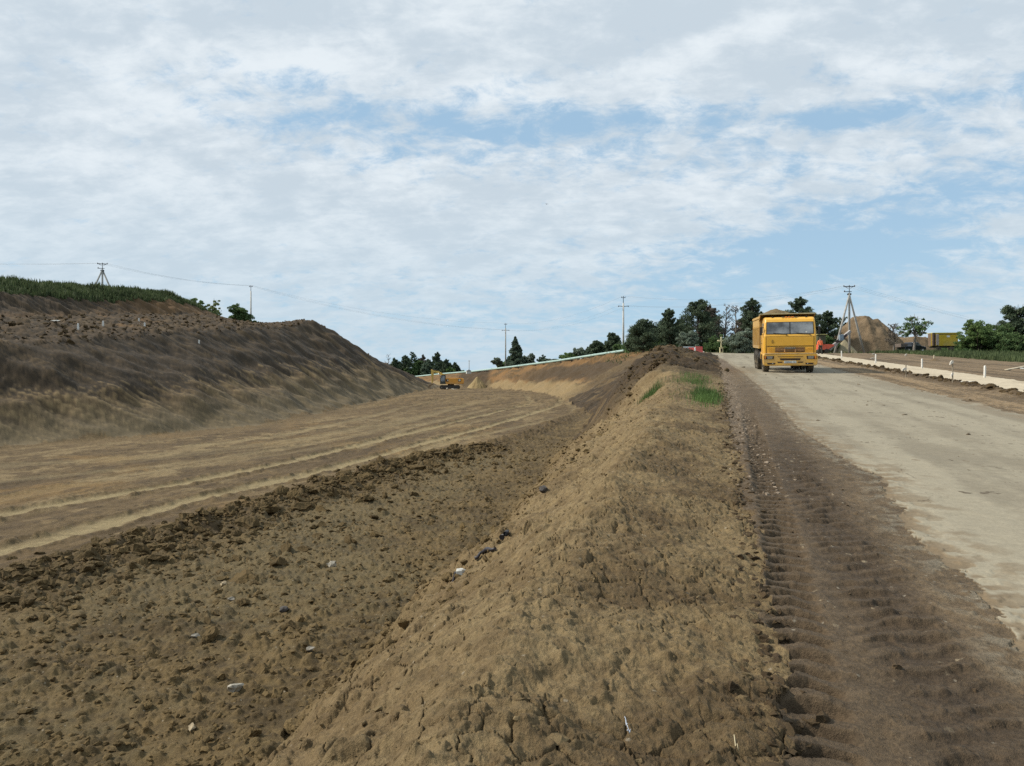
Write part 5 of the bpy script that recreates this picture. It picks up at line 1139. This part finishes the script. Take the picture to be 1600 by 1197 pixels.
hs = MB().prism([(-.75, 1.06), (2.55, 1.06), (2.72, 1.3), (2.72, 2.1), (2.5, 2.22), (-.75, 2.22)], -1.15, 1.15, 'y').build('engine_house', ORN, ex, .06)
for x0, x1 in ((1.75, 2.25),): MB().box(((x0 + x1) / 2, -1.165, 1.82), (x1 - x0 + .12, .04, .52)).build('vent_frame', RECESS, hs, .01); MB().box(((x0 + x1) / 2, -1.195, 1.82), (x1 - x0 - .1, .04, .34)).build('vent_panel', mat('pale_panel', (.62, .58, .46), .6), hs, .01)
MB().box((-.42, -1.165, 1.78), (.5, .04, .48)).build('vent_frame', RECESS, hs, .01); MB().box((-.32, -1.195, 1.78), (.2, .04, .3)).build('vent_panel', MATS['pale_panel'], hs, .01)
MB().box((1.0, 0, 2.24), (2.6, 1.9, .05)).build('top_cover', mat('rusty_cover', (.30, .15, .07), .8), hs, .01)
MB().tube([(1.9, .5, 2.2), (1.9, .5, 2.6)], .05, 8).build('exhaust', DKM, hs)
cb = MB().prism([(-1.85, 1.06), (-.78, 1.06), (-.78, 2.86), (-1.55, 2.86), (-1.85, 2.2)], -1.15, -.25, 'y').build('cab', mat('dark_cab_frame', (.05, .055, .045), .6), ex, .05)
MB().prism([(-1.70, 1.6), (-.9, 1.6), (-.9, 2.7), (-1.48, 2.7), (-1.70, 2.2)], -1.175, -1.145, 'y').build('side_window', GLS, cb, .01)
MB().box((-1.3, -.7, 2.9), (.9, 1.0, .07)).build('cab_roof', OLD, cb, .02)
bm_ = MB().prism([(-.9, 1.5), (-.7, 1.9), (-1.4, 3.15), (-2.3, 3.62), (-3.55, 3.75), (-3.62, 3.5), (-2.4, 3.2), (-1.75, 2.85)], .05, .35, 'y').build('boom', OLD, ex, .03)
st_ = MB().prism([(-3.75, 4.0), (-3.35, 3.85), (-3.2, 3.2), (-3.42, 1.15), (-3.62, 1.15), (-3.72, 3.0)], .07, .33, 'y').build('stick', OLD, ex, .03)
MB().tube([(-1.6, -.0, 2.2), (-2.3, 0, 3.25)], .07, 8).build('boom_ram', CHR, bm_); MB().tube([(-2.1, .2, 3.72), (-3.6, .2, 4.02)], .07, 8).build('stick_ram', DKM, bm_)
MB().tube([(-3.3, .2, 3.2), (-3.35, .2, 1.7)], .05, 8).build('bucket_ram', DKM, st_)
bk = MB().prism([(-3.35, 1.2), (-3.75, 1.15), (-4.25, .75), (-4.35, .30), (-3.95, .05), (-3.55, .15), (-3.85, .32), (-3.95, .6), (-3.6, .85), (-3.35, .9)], -.35, .75, 'y').build('bucket', mat('worn_steel', (.28, .20, .12), .6, .4, var=.3), ex, .02)
for k in range(4): MB().box((-3.62, -.25 + k * .3, .08), (.26, .09, .06)).build('tooth', DKM, bk)
for k, (u, dz_) in enumerate([(741, .3), (733, .0), (748, -.1)]):
    pass
o = mound('pale clay heap right of the excavator', 746, 158, 589, 34, soilmat('pale_clay', lin(138, 116, 80) * ALB, lin(178, 158, 116) * ALB), 321, rough=.08, depth=.8)
for k, (u, v, sz) in enumerate([(699, 608.5, .35), (707, 609, .3), (712, 608.5, .25), (690, 609, .25)]):
    stone('boulder', ['pale boulder under the excavator cab', 'pale boulder in front of the excavator track', 'small pale boulder right of the other two by the track', 'small pale boulder below the excavator stick'][k], u, 146, sz, PALEST, 330 + k, lift=.05)

# ------------------------------------------------------------------ right-hand side: pegs, stakes, boards
WPEG = mat('white_peg_paint', (.74, .73, .68), .7, var=.12, scale=12, dirt=(0, .2, (.4, .34, .25))); WOOD = mat('grey_wood', (.30, .25, .18), .85, var=.3, scale=8); WOODL = mat('pale_wood', (.55, .47, .33), .85, var=.2, scale=8)
for u, vb, vt, lb in ((1315, 560, 549, 'white peg farthest along the pale strip by the pole'), (1368, 568, 554.5, 'white peg second farthest with white rags behind it'), (1440.5, 576.5, 562, 'white peg near the little soil heap'), (1538.5, 591, 573, 'nearest and tallest looking white peg by the pale strip')):
    Y = 1957 / (vb - 530.); X = (u - 800) / 1186 * Y; g = ground(X, Y); h = (vb - vt) / 1186 * Y
    p = thing('marker_peg', lb, 'marker peg', (X, Y, g - .03), .2, 'white marker pegs along the pale strip'); p.rotation_euler = (R(rng.uniform(-3, 3)), R(rng.uniform(-4, 4)), .3)
    MB().box((0, 0, h * .5), (.085, .055, h + .03), None, .95).build('board', WPEG, p, .006); MB().prism([(-.04, h + .015), (.04, h + .015), (0, h + .05)], -.026, .026, 'y').build('pointed_top', WPEG, p)
def stake(label, u, vb, vt, rag=None, m=WOOD, w_=.016, name='survey_stake', lean=0.0):
    Y = 1957 / (vb - 530.); X = (u - 800) / 1186 * Y; g = ground(X, Y); h = (vb - vt) / 1186 * Y
    p = thing(name, label, 'survey stake', (X, Y, g - .05), 0, 'thin survey stakes on the right'); p.rotation_euler[1] = lean
    MB().box((0, 0, h * .5), (w_ * 2, w_ * 2, h)).build('stick', m, p)
    if rag:
        rgm = mat('white_rag', (.62, .58, .50), .9, var=.15, scale=20)
        for (dz_, sx_, sz_) in rag:
            MB().prism([(-sx_, dz_ - sz_), (-sx_ * .2, dz_ - sz_ * .5), (0.02, dz_ - sz_ * .2), (.02, dz_ + sz_ * .6), (-sx_ * .4, dz_ + sz_ * .7), (-sx_ * .9, dz_ - sz_ * .1)], -.03, .02, 'y').build('rag', rgm, p, .006)
    return p
stake('thin stake with a white rag before the pale strip', 1415.5, 590, 568, [(.42, .18, .09)]); stake('taller thin stake with two white rags at the right', 1488.5, 600, 565, [(.80, .11, .10), (.36, .07, .09)])
stake('short stake with a pale flag behind the second peg', 1366, 562, 546, [(.55, .18, .05), (.20, .30, .05)], w_=.012); stake('short leaning flag stake in the middle of the field', 1414, 560, 551, [(.38, .12, .12)], lean=.35, w_=.012)
stake('bare wooden stake in the little soil heap', 1459.5, 563, 554, None, WOODL, .035)
def board(name, label, u1, v1, u2, v2, wd_, m, cat='board'):
    a = []
    for u, v in ((u1, v1), (u2, v2)):
        Y = 1957 / (v - 530.); X = (u - 800) / 1186 * Y; a.append(Vector((X, Y, ground(X, Y) + .05)))
    d = a[1] - a[0]; c = (a[0] + a[1]) / 2; o = MB().box((0, 0, 0), (d.length, wd_, .035)).build(name, m, None, .004); o.location = c; o.rotation_euler = (0, -math.atan2(d.z, math.hypot(d.x, d.y)), math.atan2(d.y, d.x)); return tag(o, label, cat)
board('plank', 'long pale plank lying in the field at the right edge', 1572, 578.5, 1612, 572, .16, WOODL, 'plank'); board('plastic_sheet', 'small white sheet lying beside the clod row', 1500, 598.5, 1522, 599.5, .14, WHITEP, 'sheet')
Y = 1957 / (578 - 530.); stone('foam_scrap', 'white scrap at the right edge of the pale strip', 1596, Y, .10, WHITEP, 340, lift=.02, cat='scrap', stretch=(2, .6, .7))
# pegs on the bench of the left hill
def hill_hit(u, v):
    Y = 34.0
    while Y < 140:
        if EYE - (v - 598.5) / 1186 * Y <= ground((u - 800) / 1186 * Y, Y): return Y
        Y += .2
    return 80
for k, (u, v, h, lb) in enumerate([(122, 516, .45, 'white peg leftmost on the dark bench of the hill'), (161, 510, .40, 'pale peg in the middle of the dark bench'), (226, 512, .40, 'white peg rightmost on the dark bench of the hill'), (217, 503, .25, 'tiny pale peg behind the rightmost bench peg'), (311, 538, .30, 'small white peg low on the slope edge below the trees')]):
    Y = hill_hit(u, v); X = (u - 800) / 1186 * Y; o = MB().box((0, 0, h / 2), (.13, .10, h + .06), None, .8).build('marker_peg', WPEG, None, .01); o.location = (X, Y, ground(X, Y) - .02); tag(o, lb, 'marker peg', 'white pegs on the hill bench')
Y = hill_hit(86, 507); stone('white_rag', 'flat white rag on the left of the hill bench', 86, Y, .22, WHITEP, 341, lift=.05, cat='rag', stretch=(1.3, .7, .6))

# ------------------------------------------------------------------ things at the crest
YC = 101.0; XC = (1127 - 800) / 1186 * YC; gC = ground(XC, YC)
CRM = mat('cream_stone_paint', (.66, .60, .36), .8, var=.12, scale=6)
cr = thing('wayside_cross', 'cream stone wayside cross on a pedestal beyond the road', 'cross', (XC, YC, gC - .05), -.1)
pd_ = MB().prism([(-.22, 0), (.22, 0), (.20, .72), (-.20, .72)], -.20, .20, 'y').build('pedestal', CRM, cr, .02); MB().box((0, 0, .75), (.50, .50, .07)).build('cap', CRM, pd_, .01)
MB().box((0, -.205, .38), (.22, .03, .40)).build('niche', RECESS, pd_, .004)
MB().box((0, 0, 1.42), (.17, .16, 1.28)).build('upright', CRM, cr, .02); MB().box((0, 0, 1.66), (.78, .157, .19)).build('crossbar', CRM, cr, .02)
for p in ((-.40, 0, 1.66), (.40, 0, 1.66), (0, 0, 2.06)): MB().lathe([(0, -.07), (.115, -.07), (.115, .07), (0, .07)], p, 12, 'y').build('end_knob', CRM, cr)
fg = MB(); fg.tube([(0, -.10, 1.05), (0, -.12, 1.35), (0, -.11, 1.58)], [.03, .045, .05], 8); fg.tube([(-.26, -.10, 1.70), (0, -.11, 1.58), (.26, -.10, 1.70)], .018, 6); fg.lathe([(0, -.05), (.04, -.02), (.045, .02), (0, .06)], (0, -.11, 1.68), 8, 'z'); fg.build('carved_figure', mat('grey_figure', (.42, .38, .26), .8), cr)
# red and white barriers
YB = 84.0
def barrier(u, label, m, rz):
    X = (u - 800) / 1186 * YB; g = ground(X, YB); b = thing('road_barrier', label, 'road barrier', (X, YB, g), rz, 'plastic road barriers at the crest')
    MB().prism([(-.22, 0), (.22, 0), (.20, .14), (.10, .34), (.07, .78), (-.07, .78), (-.10, .34), (-.20, .14)], -.42, .42, 'x').build('shell', m, b, .02); MB().tube([(.15, 0, .78), (.15, 0, .82)], .05, 8).build('filler_cap', BLK, b)
REDP = mat('red_plastic', (.60, .09, .07), .5, var=.1); WHTP = mat('white_plastic', (.72, .68, .66), .5, var=.1)
barrier(1081, 'red plastic barrier on the left at the road crest', REDP, .5); barrier(1086.5, 'white plastic barrier between the two red ones', WHTP, 1.2); barrier(1092, 'red plastic barrier on the right at the road crest', REDP, .3)
X_ = (1076 - 800) / 1186 * 86; cbk = thing('guard_rail', 'pale grey guard rail ending at the red barriers', 'guard rail', (X_, 86, ground(X_, 86)), .15)
MB().box((0, 0, .62), (1.3, .05, .30)).build('rail', mat('galvanised', (.48, .52, .50), .5, .3), cbk, .02)
for s in (-.5, .5): MB().box((s, .06, .3), (.10, .06, .8)).build('post', IRON, cbk)
for k, (u, sz, m_, lb) in enumerate([(1098, .22, PALEST, 'pale stone on the crest right of the barriers'), (1103, .18, mat('orange_stone', (.5, .3, .14), .9), 'orange stone on the crest right of the barriers'), (1107, .22, PALEST, 'pale stone nearest the cross on the road crest')]):
    stone('stone', lb, u, 90, sz, m_, 350 + k, lift=.05)

# ------------------------------------------------------------------ red road machine with conveyor, dark car, trailer
YM = 97.0; XM = (1290 - 800) / 1186 * YM; gM = ground(XM, YM)
RED = mat('orange_red_paint', (.72, .11, .05), .5, var=.12, scale=3, dirt=(0, .8, (.35, .27, .18))); GREYM = mat('grey_machine', (.34, .32, .30), .6, var=.2, scale=3); BLUEG = mat('blue_grey_metal', (.22, .28, .33), .5, .2)
mc = thing('conveyor_machine', 'orange red road machine with a grey conveyor behind the worker', 'machine', (XM, YM, gM), 0)
MB().prism([(-1.3, .45), (-.1, .45), (.75, .95), (.8, 1.15), (-1.3, 1.2)], -.8, .8, 'y').build('hopper', RED, mc, .04)
MB().box((-.9, -.6, 1.75), (1.0, .9, 1.1)).build('operator_cab', mat('olive_dark', (.06, .065, .03), .6), mc, .05); MB().box((-.9, -.6, 2.38), (1.3, 1.2, .09)).build('canopy', mat('pale_green_yellow', (.42, .40, .16), .6), mc, .02)
cv = MB().prism([(.2, .55), (.5, .35), (3.2, 2.75), (3.05, 3.0)], -.3, .3, 'y').build('conveyor', GREYM, mc, .02); MB().prism([(.9, 1.45), (1.4, 1.4), (2.6, 2.2), (2.5, 2.55)], -.42, -.34, 'y').build('belt_guard', mat('dark_guard', (.07, .05, .05), .7), cv)
MB().box((1.75, -.5, 2.0), (.5, .5, .75)).build('motor_box', BLUEG, mc, .03); MB().box((2.35, .3, 2.2), (.35, .3, .55)).build('motor_box', BLUEG, mc, .03)
for s in (-1, 1):
    for xx in (-1.1, -.2): MB().lathe([(0, -.14), (.2, -.14), (.30, -.1), (.30, .1), (.2, .14), (0, .14)], (xx, s * .7, .30), 18, 'y').build('wheel', TYREM, mc)
X_ = (1313.5 - 800) / 1186 * 112; sg = thing('dark_cabinet', 'dark green metal cabinet in front of the big sand mound', 'cabinet', ((1315.5 - 800) / 1186 * 111, 111, EYE - (532.5 - 598.5) / 1186 * 111), 0)
MB().box((0, 0, .35), (.72, .5, .85)).build('housing', mat('dark_green_metal', (.05, .075, .08), .5, .3), sg, .02); MB().box((0, -.26, .35), (.6, .02, .72)).build('door', MATS['dark_green_metal'], sg, .01)
MB().box((-.25, 0, -.6), (.08, .08, 1.1)).build('leg', IRON, sg); MB().box((.25, 0, -.6), (.08, .08, 1.1)).build('leg', IRON, sg)
YV = 98.0; XV = (1425 - 800) / 1186 * YV; gV = ground(XV, YV)
DKC = mat('dark_car_paint', (.018, .022, .028), .25, .2, .6, var=.1, coat=.6)
vc = thing('pickup_car', 'dark car with an open loading bed parked behind the grass', 'car', (XV, YV, gV + .05), R(12))
MB().prism([(-1.6, .35), (1.45, .35), (1.55, .6), (1.48, .86), (.85, .98), (.28, 1.42), (-.55, 1.45), (-.62, .95), (-1.6, .92)], -.75, .75, 'y').build('body', DKC, vc, .06)
MB().prism([(-.48, 1.0), (.72, 1.0), (.22, 1.36), (-.46, 1.38)], -.765, -.745, 'y').build('side_window', GLS, vc, .01); MB().box((-1.7, 0, 1.0), (1.0, 1.4, .45)).build('bed_cage', mat('rusty_grey', (.14, .11, .09), .7), vc, .02)
for xx in (-1.1, .95):
    for s in (-1, 1):
        wl = MB().lathe([(0, -.1), (.2, -.1), (.32, -.08), (.32, .08), (.2, .1), (0, .1)], (xx, s * .70, .32), 18, 'y').build('wheel', TYREM, vc); MB().lathe([(0, s * .115), (.17, s * .11), (.18, s * .08)], (xx, s * .70, .32), 14, 'y').build('rim', CHR, wl)
MB().box((1.50, -.5, .72), (.06, .3, .16)).build('headlight', LENS, vc, .01); MB().box((1.50, .5, .72), (.06, .3, .16)).build('headlight', LENS, vc, .01)
YQ = 104.0; XQ = (1470 - 800) / 1186 * YQ; gQ = ground(XQ, YQ); zb = EYE - (541 - 598.5) / 1186 * YQ; hq = (541 - 521) / 1186 * YQ
TRY = mat('trailer_yellow', (.62, .42, .02), .6, var=.12, scale=2, dirt=(-.5, 1.2, (.35, .30, .16)))
tr_ = thing('site_trailer', 'yellow site trailer with an open door beside the green tree', 'trailer', (XQ, YQ, zb), R(-6))
MB().box((.35, 0, hq / 2), (2.95, 1.9, hq)).build('body', TRY, tr_, .03); MB().box((.2, 0, hq + .02), (3.35, 2.0, .06)).build('roof', mat('pale_yellow', (.6, .55, .2), .6), tr_, .01)
MB().box((-1.3, -.2, hq / 2), (.30, 1.5, hq * .96)).build('entrance', mat('brown_boards', (.16, .11, .07), .8), tr_, .01); MB().box((-1.18, -.96, hq * .48), (.18, .03, hq * .85)).build('doorway', RECESS, tr_)
MB().box((-.86, -1.0, hq * .48), (.34, .05, hq * .86)).build('door', mat('grey_door', (.36, .30, .27), .7), tr_, .01); MB().box((-1.5, -.7, hq * .5), (.06, .1, hq)).build('corner_post', TRY, tr_)
MB().box((.55, -.96, hq * .74), (.42, .02, .24)).build('window', mat('white_sheet', (.75, .74, .7), .6), tr_, .006); MB().box((.35, -.97, hq * .90), (2.7, .02, .05)).build('trim', MATS['dark_metal'], tr_); MB().box((.25, 0, -.12), (2.9, 1.5, .14)).build('frame', DKM, tr_)
for xx in (-.6, 1.0): MB().lathe([(0, -.1), (.3, -.1), (.38, 0), (.3, .1), (0, .1)], (xx, -.75, -.42), 18, 'y').build('wheel', TYREM, tr_)

# ------------------------------------------------------------------ worker
def skin(name, joints, bones, m, parent, root=0, sub=2):
    me = bpy.data.meshes.new(name); me.from_pydata([j[:3] for j in joints], bones, []); o = bpy.data.objects.new(name, me); COL.objects.link(o); o.parent = parent
    md = o.modifiers.new('skin', 'SKIN'); md.use_smooth_shade = True
    for k, j in enumerate(joints):
        sv_ = me.skin_vertices[0].data[k]; r_ = j[3]; sv_.radius = (r_, r_ if len(j) < 5 else j[4]); sv_.use_root = (k == root)
    md2 = o.modifiers.new('sub', 'SUBSURF'); md2.levels = sub; md2.render_levels = sub; me.materials.append(m); return o
YP = 82.0; XP = (1281.5 - 800) / 1186 * YP
wk = thing('person', 'person in an orange work jacket and dark trousers walking away behind the truck', 'person', (XP, YP, ground(XP, YP)), .15)
SKN = mat('skin', (.42, .25, .17), .6, var=.06); VEST = mat('orange_jacket', (.95, .20, .08), .8, var=.1, scale=9); TRS = mat('dark_trousers', (.035, .04, .032), .9, var=.2)
hnd = []
J = [(0, 0, .95, .10, .13), (0, 0, 1.15, .10, .14), (0, 0, 1.38, .11, .16), (0, 0, 1.50, .055), (0, -.01, 1.60, .075, .07), (0, -.01, 1.70, .085, .075),
     (-.19, 0, 1.42, .05), (-.27, .02, 1.15, .042), (-.25, -.08, .92, .03), (.19, 0, 1.42, .05), (.26, .04, 1.16, .042), (.27, .02, .90, .03),
     (-.10, 0, .90, .085), (-.12, .04, .50, .06), (-.13, .16, .10, .042), (.10, 0, .90, .085), (.11, -.12, .52, .06), (.12, -.14, .10, .042), (-.25, -.11, .84, .034, .02), (.27, .0, .82, .034, .02)]
Bn = [(0, 1), (1, 2), (2, 3), (3, 4), (4, 5), (2, 6), (6, 7), (7, 8), (2, 9), (9, 10), (10, 11), (0, 12), (12, 13), (13, 14), (0, 15), (15, 16), (16, 17), (8, 18), (11, 19)]
for hb, side_, (hx, hy, hz_) in ((18, -1, (-.25, -.11, .84)), (19, 1, (.27, 0, .82))):
    for f_, (ox, ln_) in enumerate(((-.027, .060), (-.009, .072), (.009, .068), (.026, .054))):
        n0 = len(J); J.append((hx + .2 * ox, hy + ox, hz_ - .03, .0085)); J.append((hx - side_ * .006, hy + ox, hz_ - .03 - ln_ * .5, .008)); J.append((hx - side_ * .024, hy + ox, hz_ - .03 - ln_ * .9, .007)); Bn += [(hb, n0), (n0, n0 + 1), (n0 + 1, n0 + 2)]
    n0 = len(J); J.append((hx, hy - .04, hz_ + .0, .010)); J.append((hx - side_ * .01, hy - .058, hz_ - .035, .0085)); Bn += [(hb, n0), (n0, n0 + 1)]
body_ = skin('body', J, Bn, SKN, wk, 0, 1)
fc = MB(); fc.box((0, -.095, 1.655), (.02, .03, .045)); fc.box((0, -.09, 1.61), (.05, .01, .010)); [fc.box((s * .03, -.088, 1.68), (.022, .012, .012)) for s in (-1, 1)]; [fc.box((s * .085, 0, 1.66), (.016, .03, .055)) for s in (-1, 1)]; fc.build('face', SKN, wk, .004)
MB().lathe([(.0, .125), (.05, .12), (.085, .09), (.102, .04), (.105, .0), (.10, -.02)], (0, 0, 1.69), 16, 'z').build('hair', mat('dark_hair', (.05, .035, .025), .9), wk)
skin('jacket', [(0, 0, .90, .135, .18), (0, 0, 1.15, .13, .18), (0, 0, 1.38, .13, .20), (0, 0, 1.47, .075), (-.20, 0, 1.42, .075), (-.27, .02, 1.15, .066), (-.25, -.07, .97, .055), (.20, 0, 1.42, .075), (.265, .04, 1.16, .066), (.27, .02, .96, .055)], [(0, 1), (1, 2), (2, 3), (2, 4), (4, 5), (5, 6), (2, 7), (7, 8), (8, 9)], VEST, wk)
skin('trousers', [(0, 0, .96, .12, .16), (-.10, 0, .86, .105), (-.12, .04, .50, .078), (-.13, .16, .12, .062), (.10, 0, .86, .105), (.11, -.12, .52, .078), (.12, -.14, .10, .062)], [(0, 1), (1, 2), (2, 3), (0, 4), (4, 5), (5, 6)], TRS, wk)
for x_, y_ in ((-.13, .15), (.12, -.14)): MB().box((x_, y_ - .05, .045), (.09, .27, .09)).build('boot', BLK, wk, .02)
MB().box((0, .165, 1.18), (.30, .012, .05)).build('reflective_band', mat('reflective', (.7, .7, .62), .4), wk, .004)

# ------------------------------------------------------------------ a bird
bd = thing('bird', 'tiny dark bird flying in the middle of the sky', 'bird', ((854 - 800) / 1186 * 60, 60, EYE + (598.5 - 319) / 1186 * 60), .5)
MB().lathe([(0, -.16), (.018, -.12), (.035, -.03), (.03, .05), (.016, .09), (.02, .12), (0, .16)], (0, 0, 0), 10, 'y').build('body', DKM, bd)
for s in (-1, 1): MB().add([(0, -.05, .02), (0, .05, .02), (s * .16, .03, .06), (s * .27, -.05, .04), (s * .15, -.05, .05), (0, -.05, .012), (0, .05, .012), (s * .16, .03, .052), (s * .27, -.05, .032), (s * .15, -.05, .042)], [(0, 1, 2, 3, 4), (9, 8, 7, 6, 5), (0, 5, 6, 1), (1, 6, 7, 2), (2, 7, 8, 3), (3, 8, 9, 4), (4, 9, 5, 0)]).build('wing', DKM, bd)

bd.scale = (.55, .55, .55)
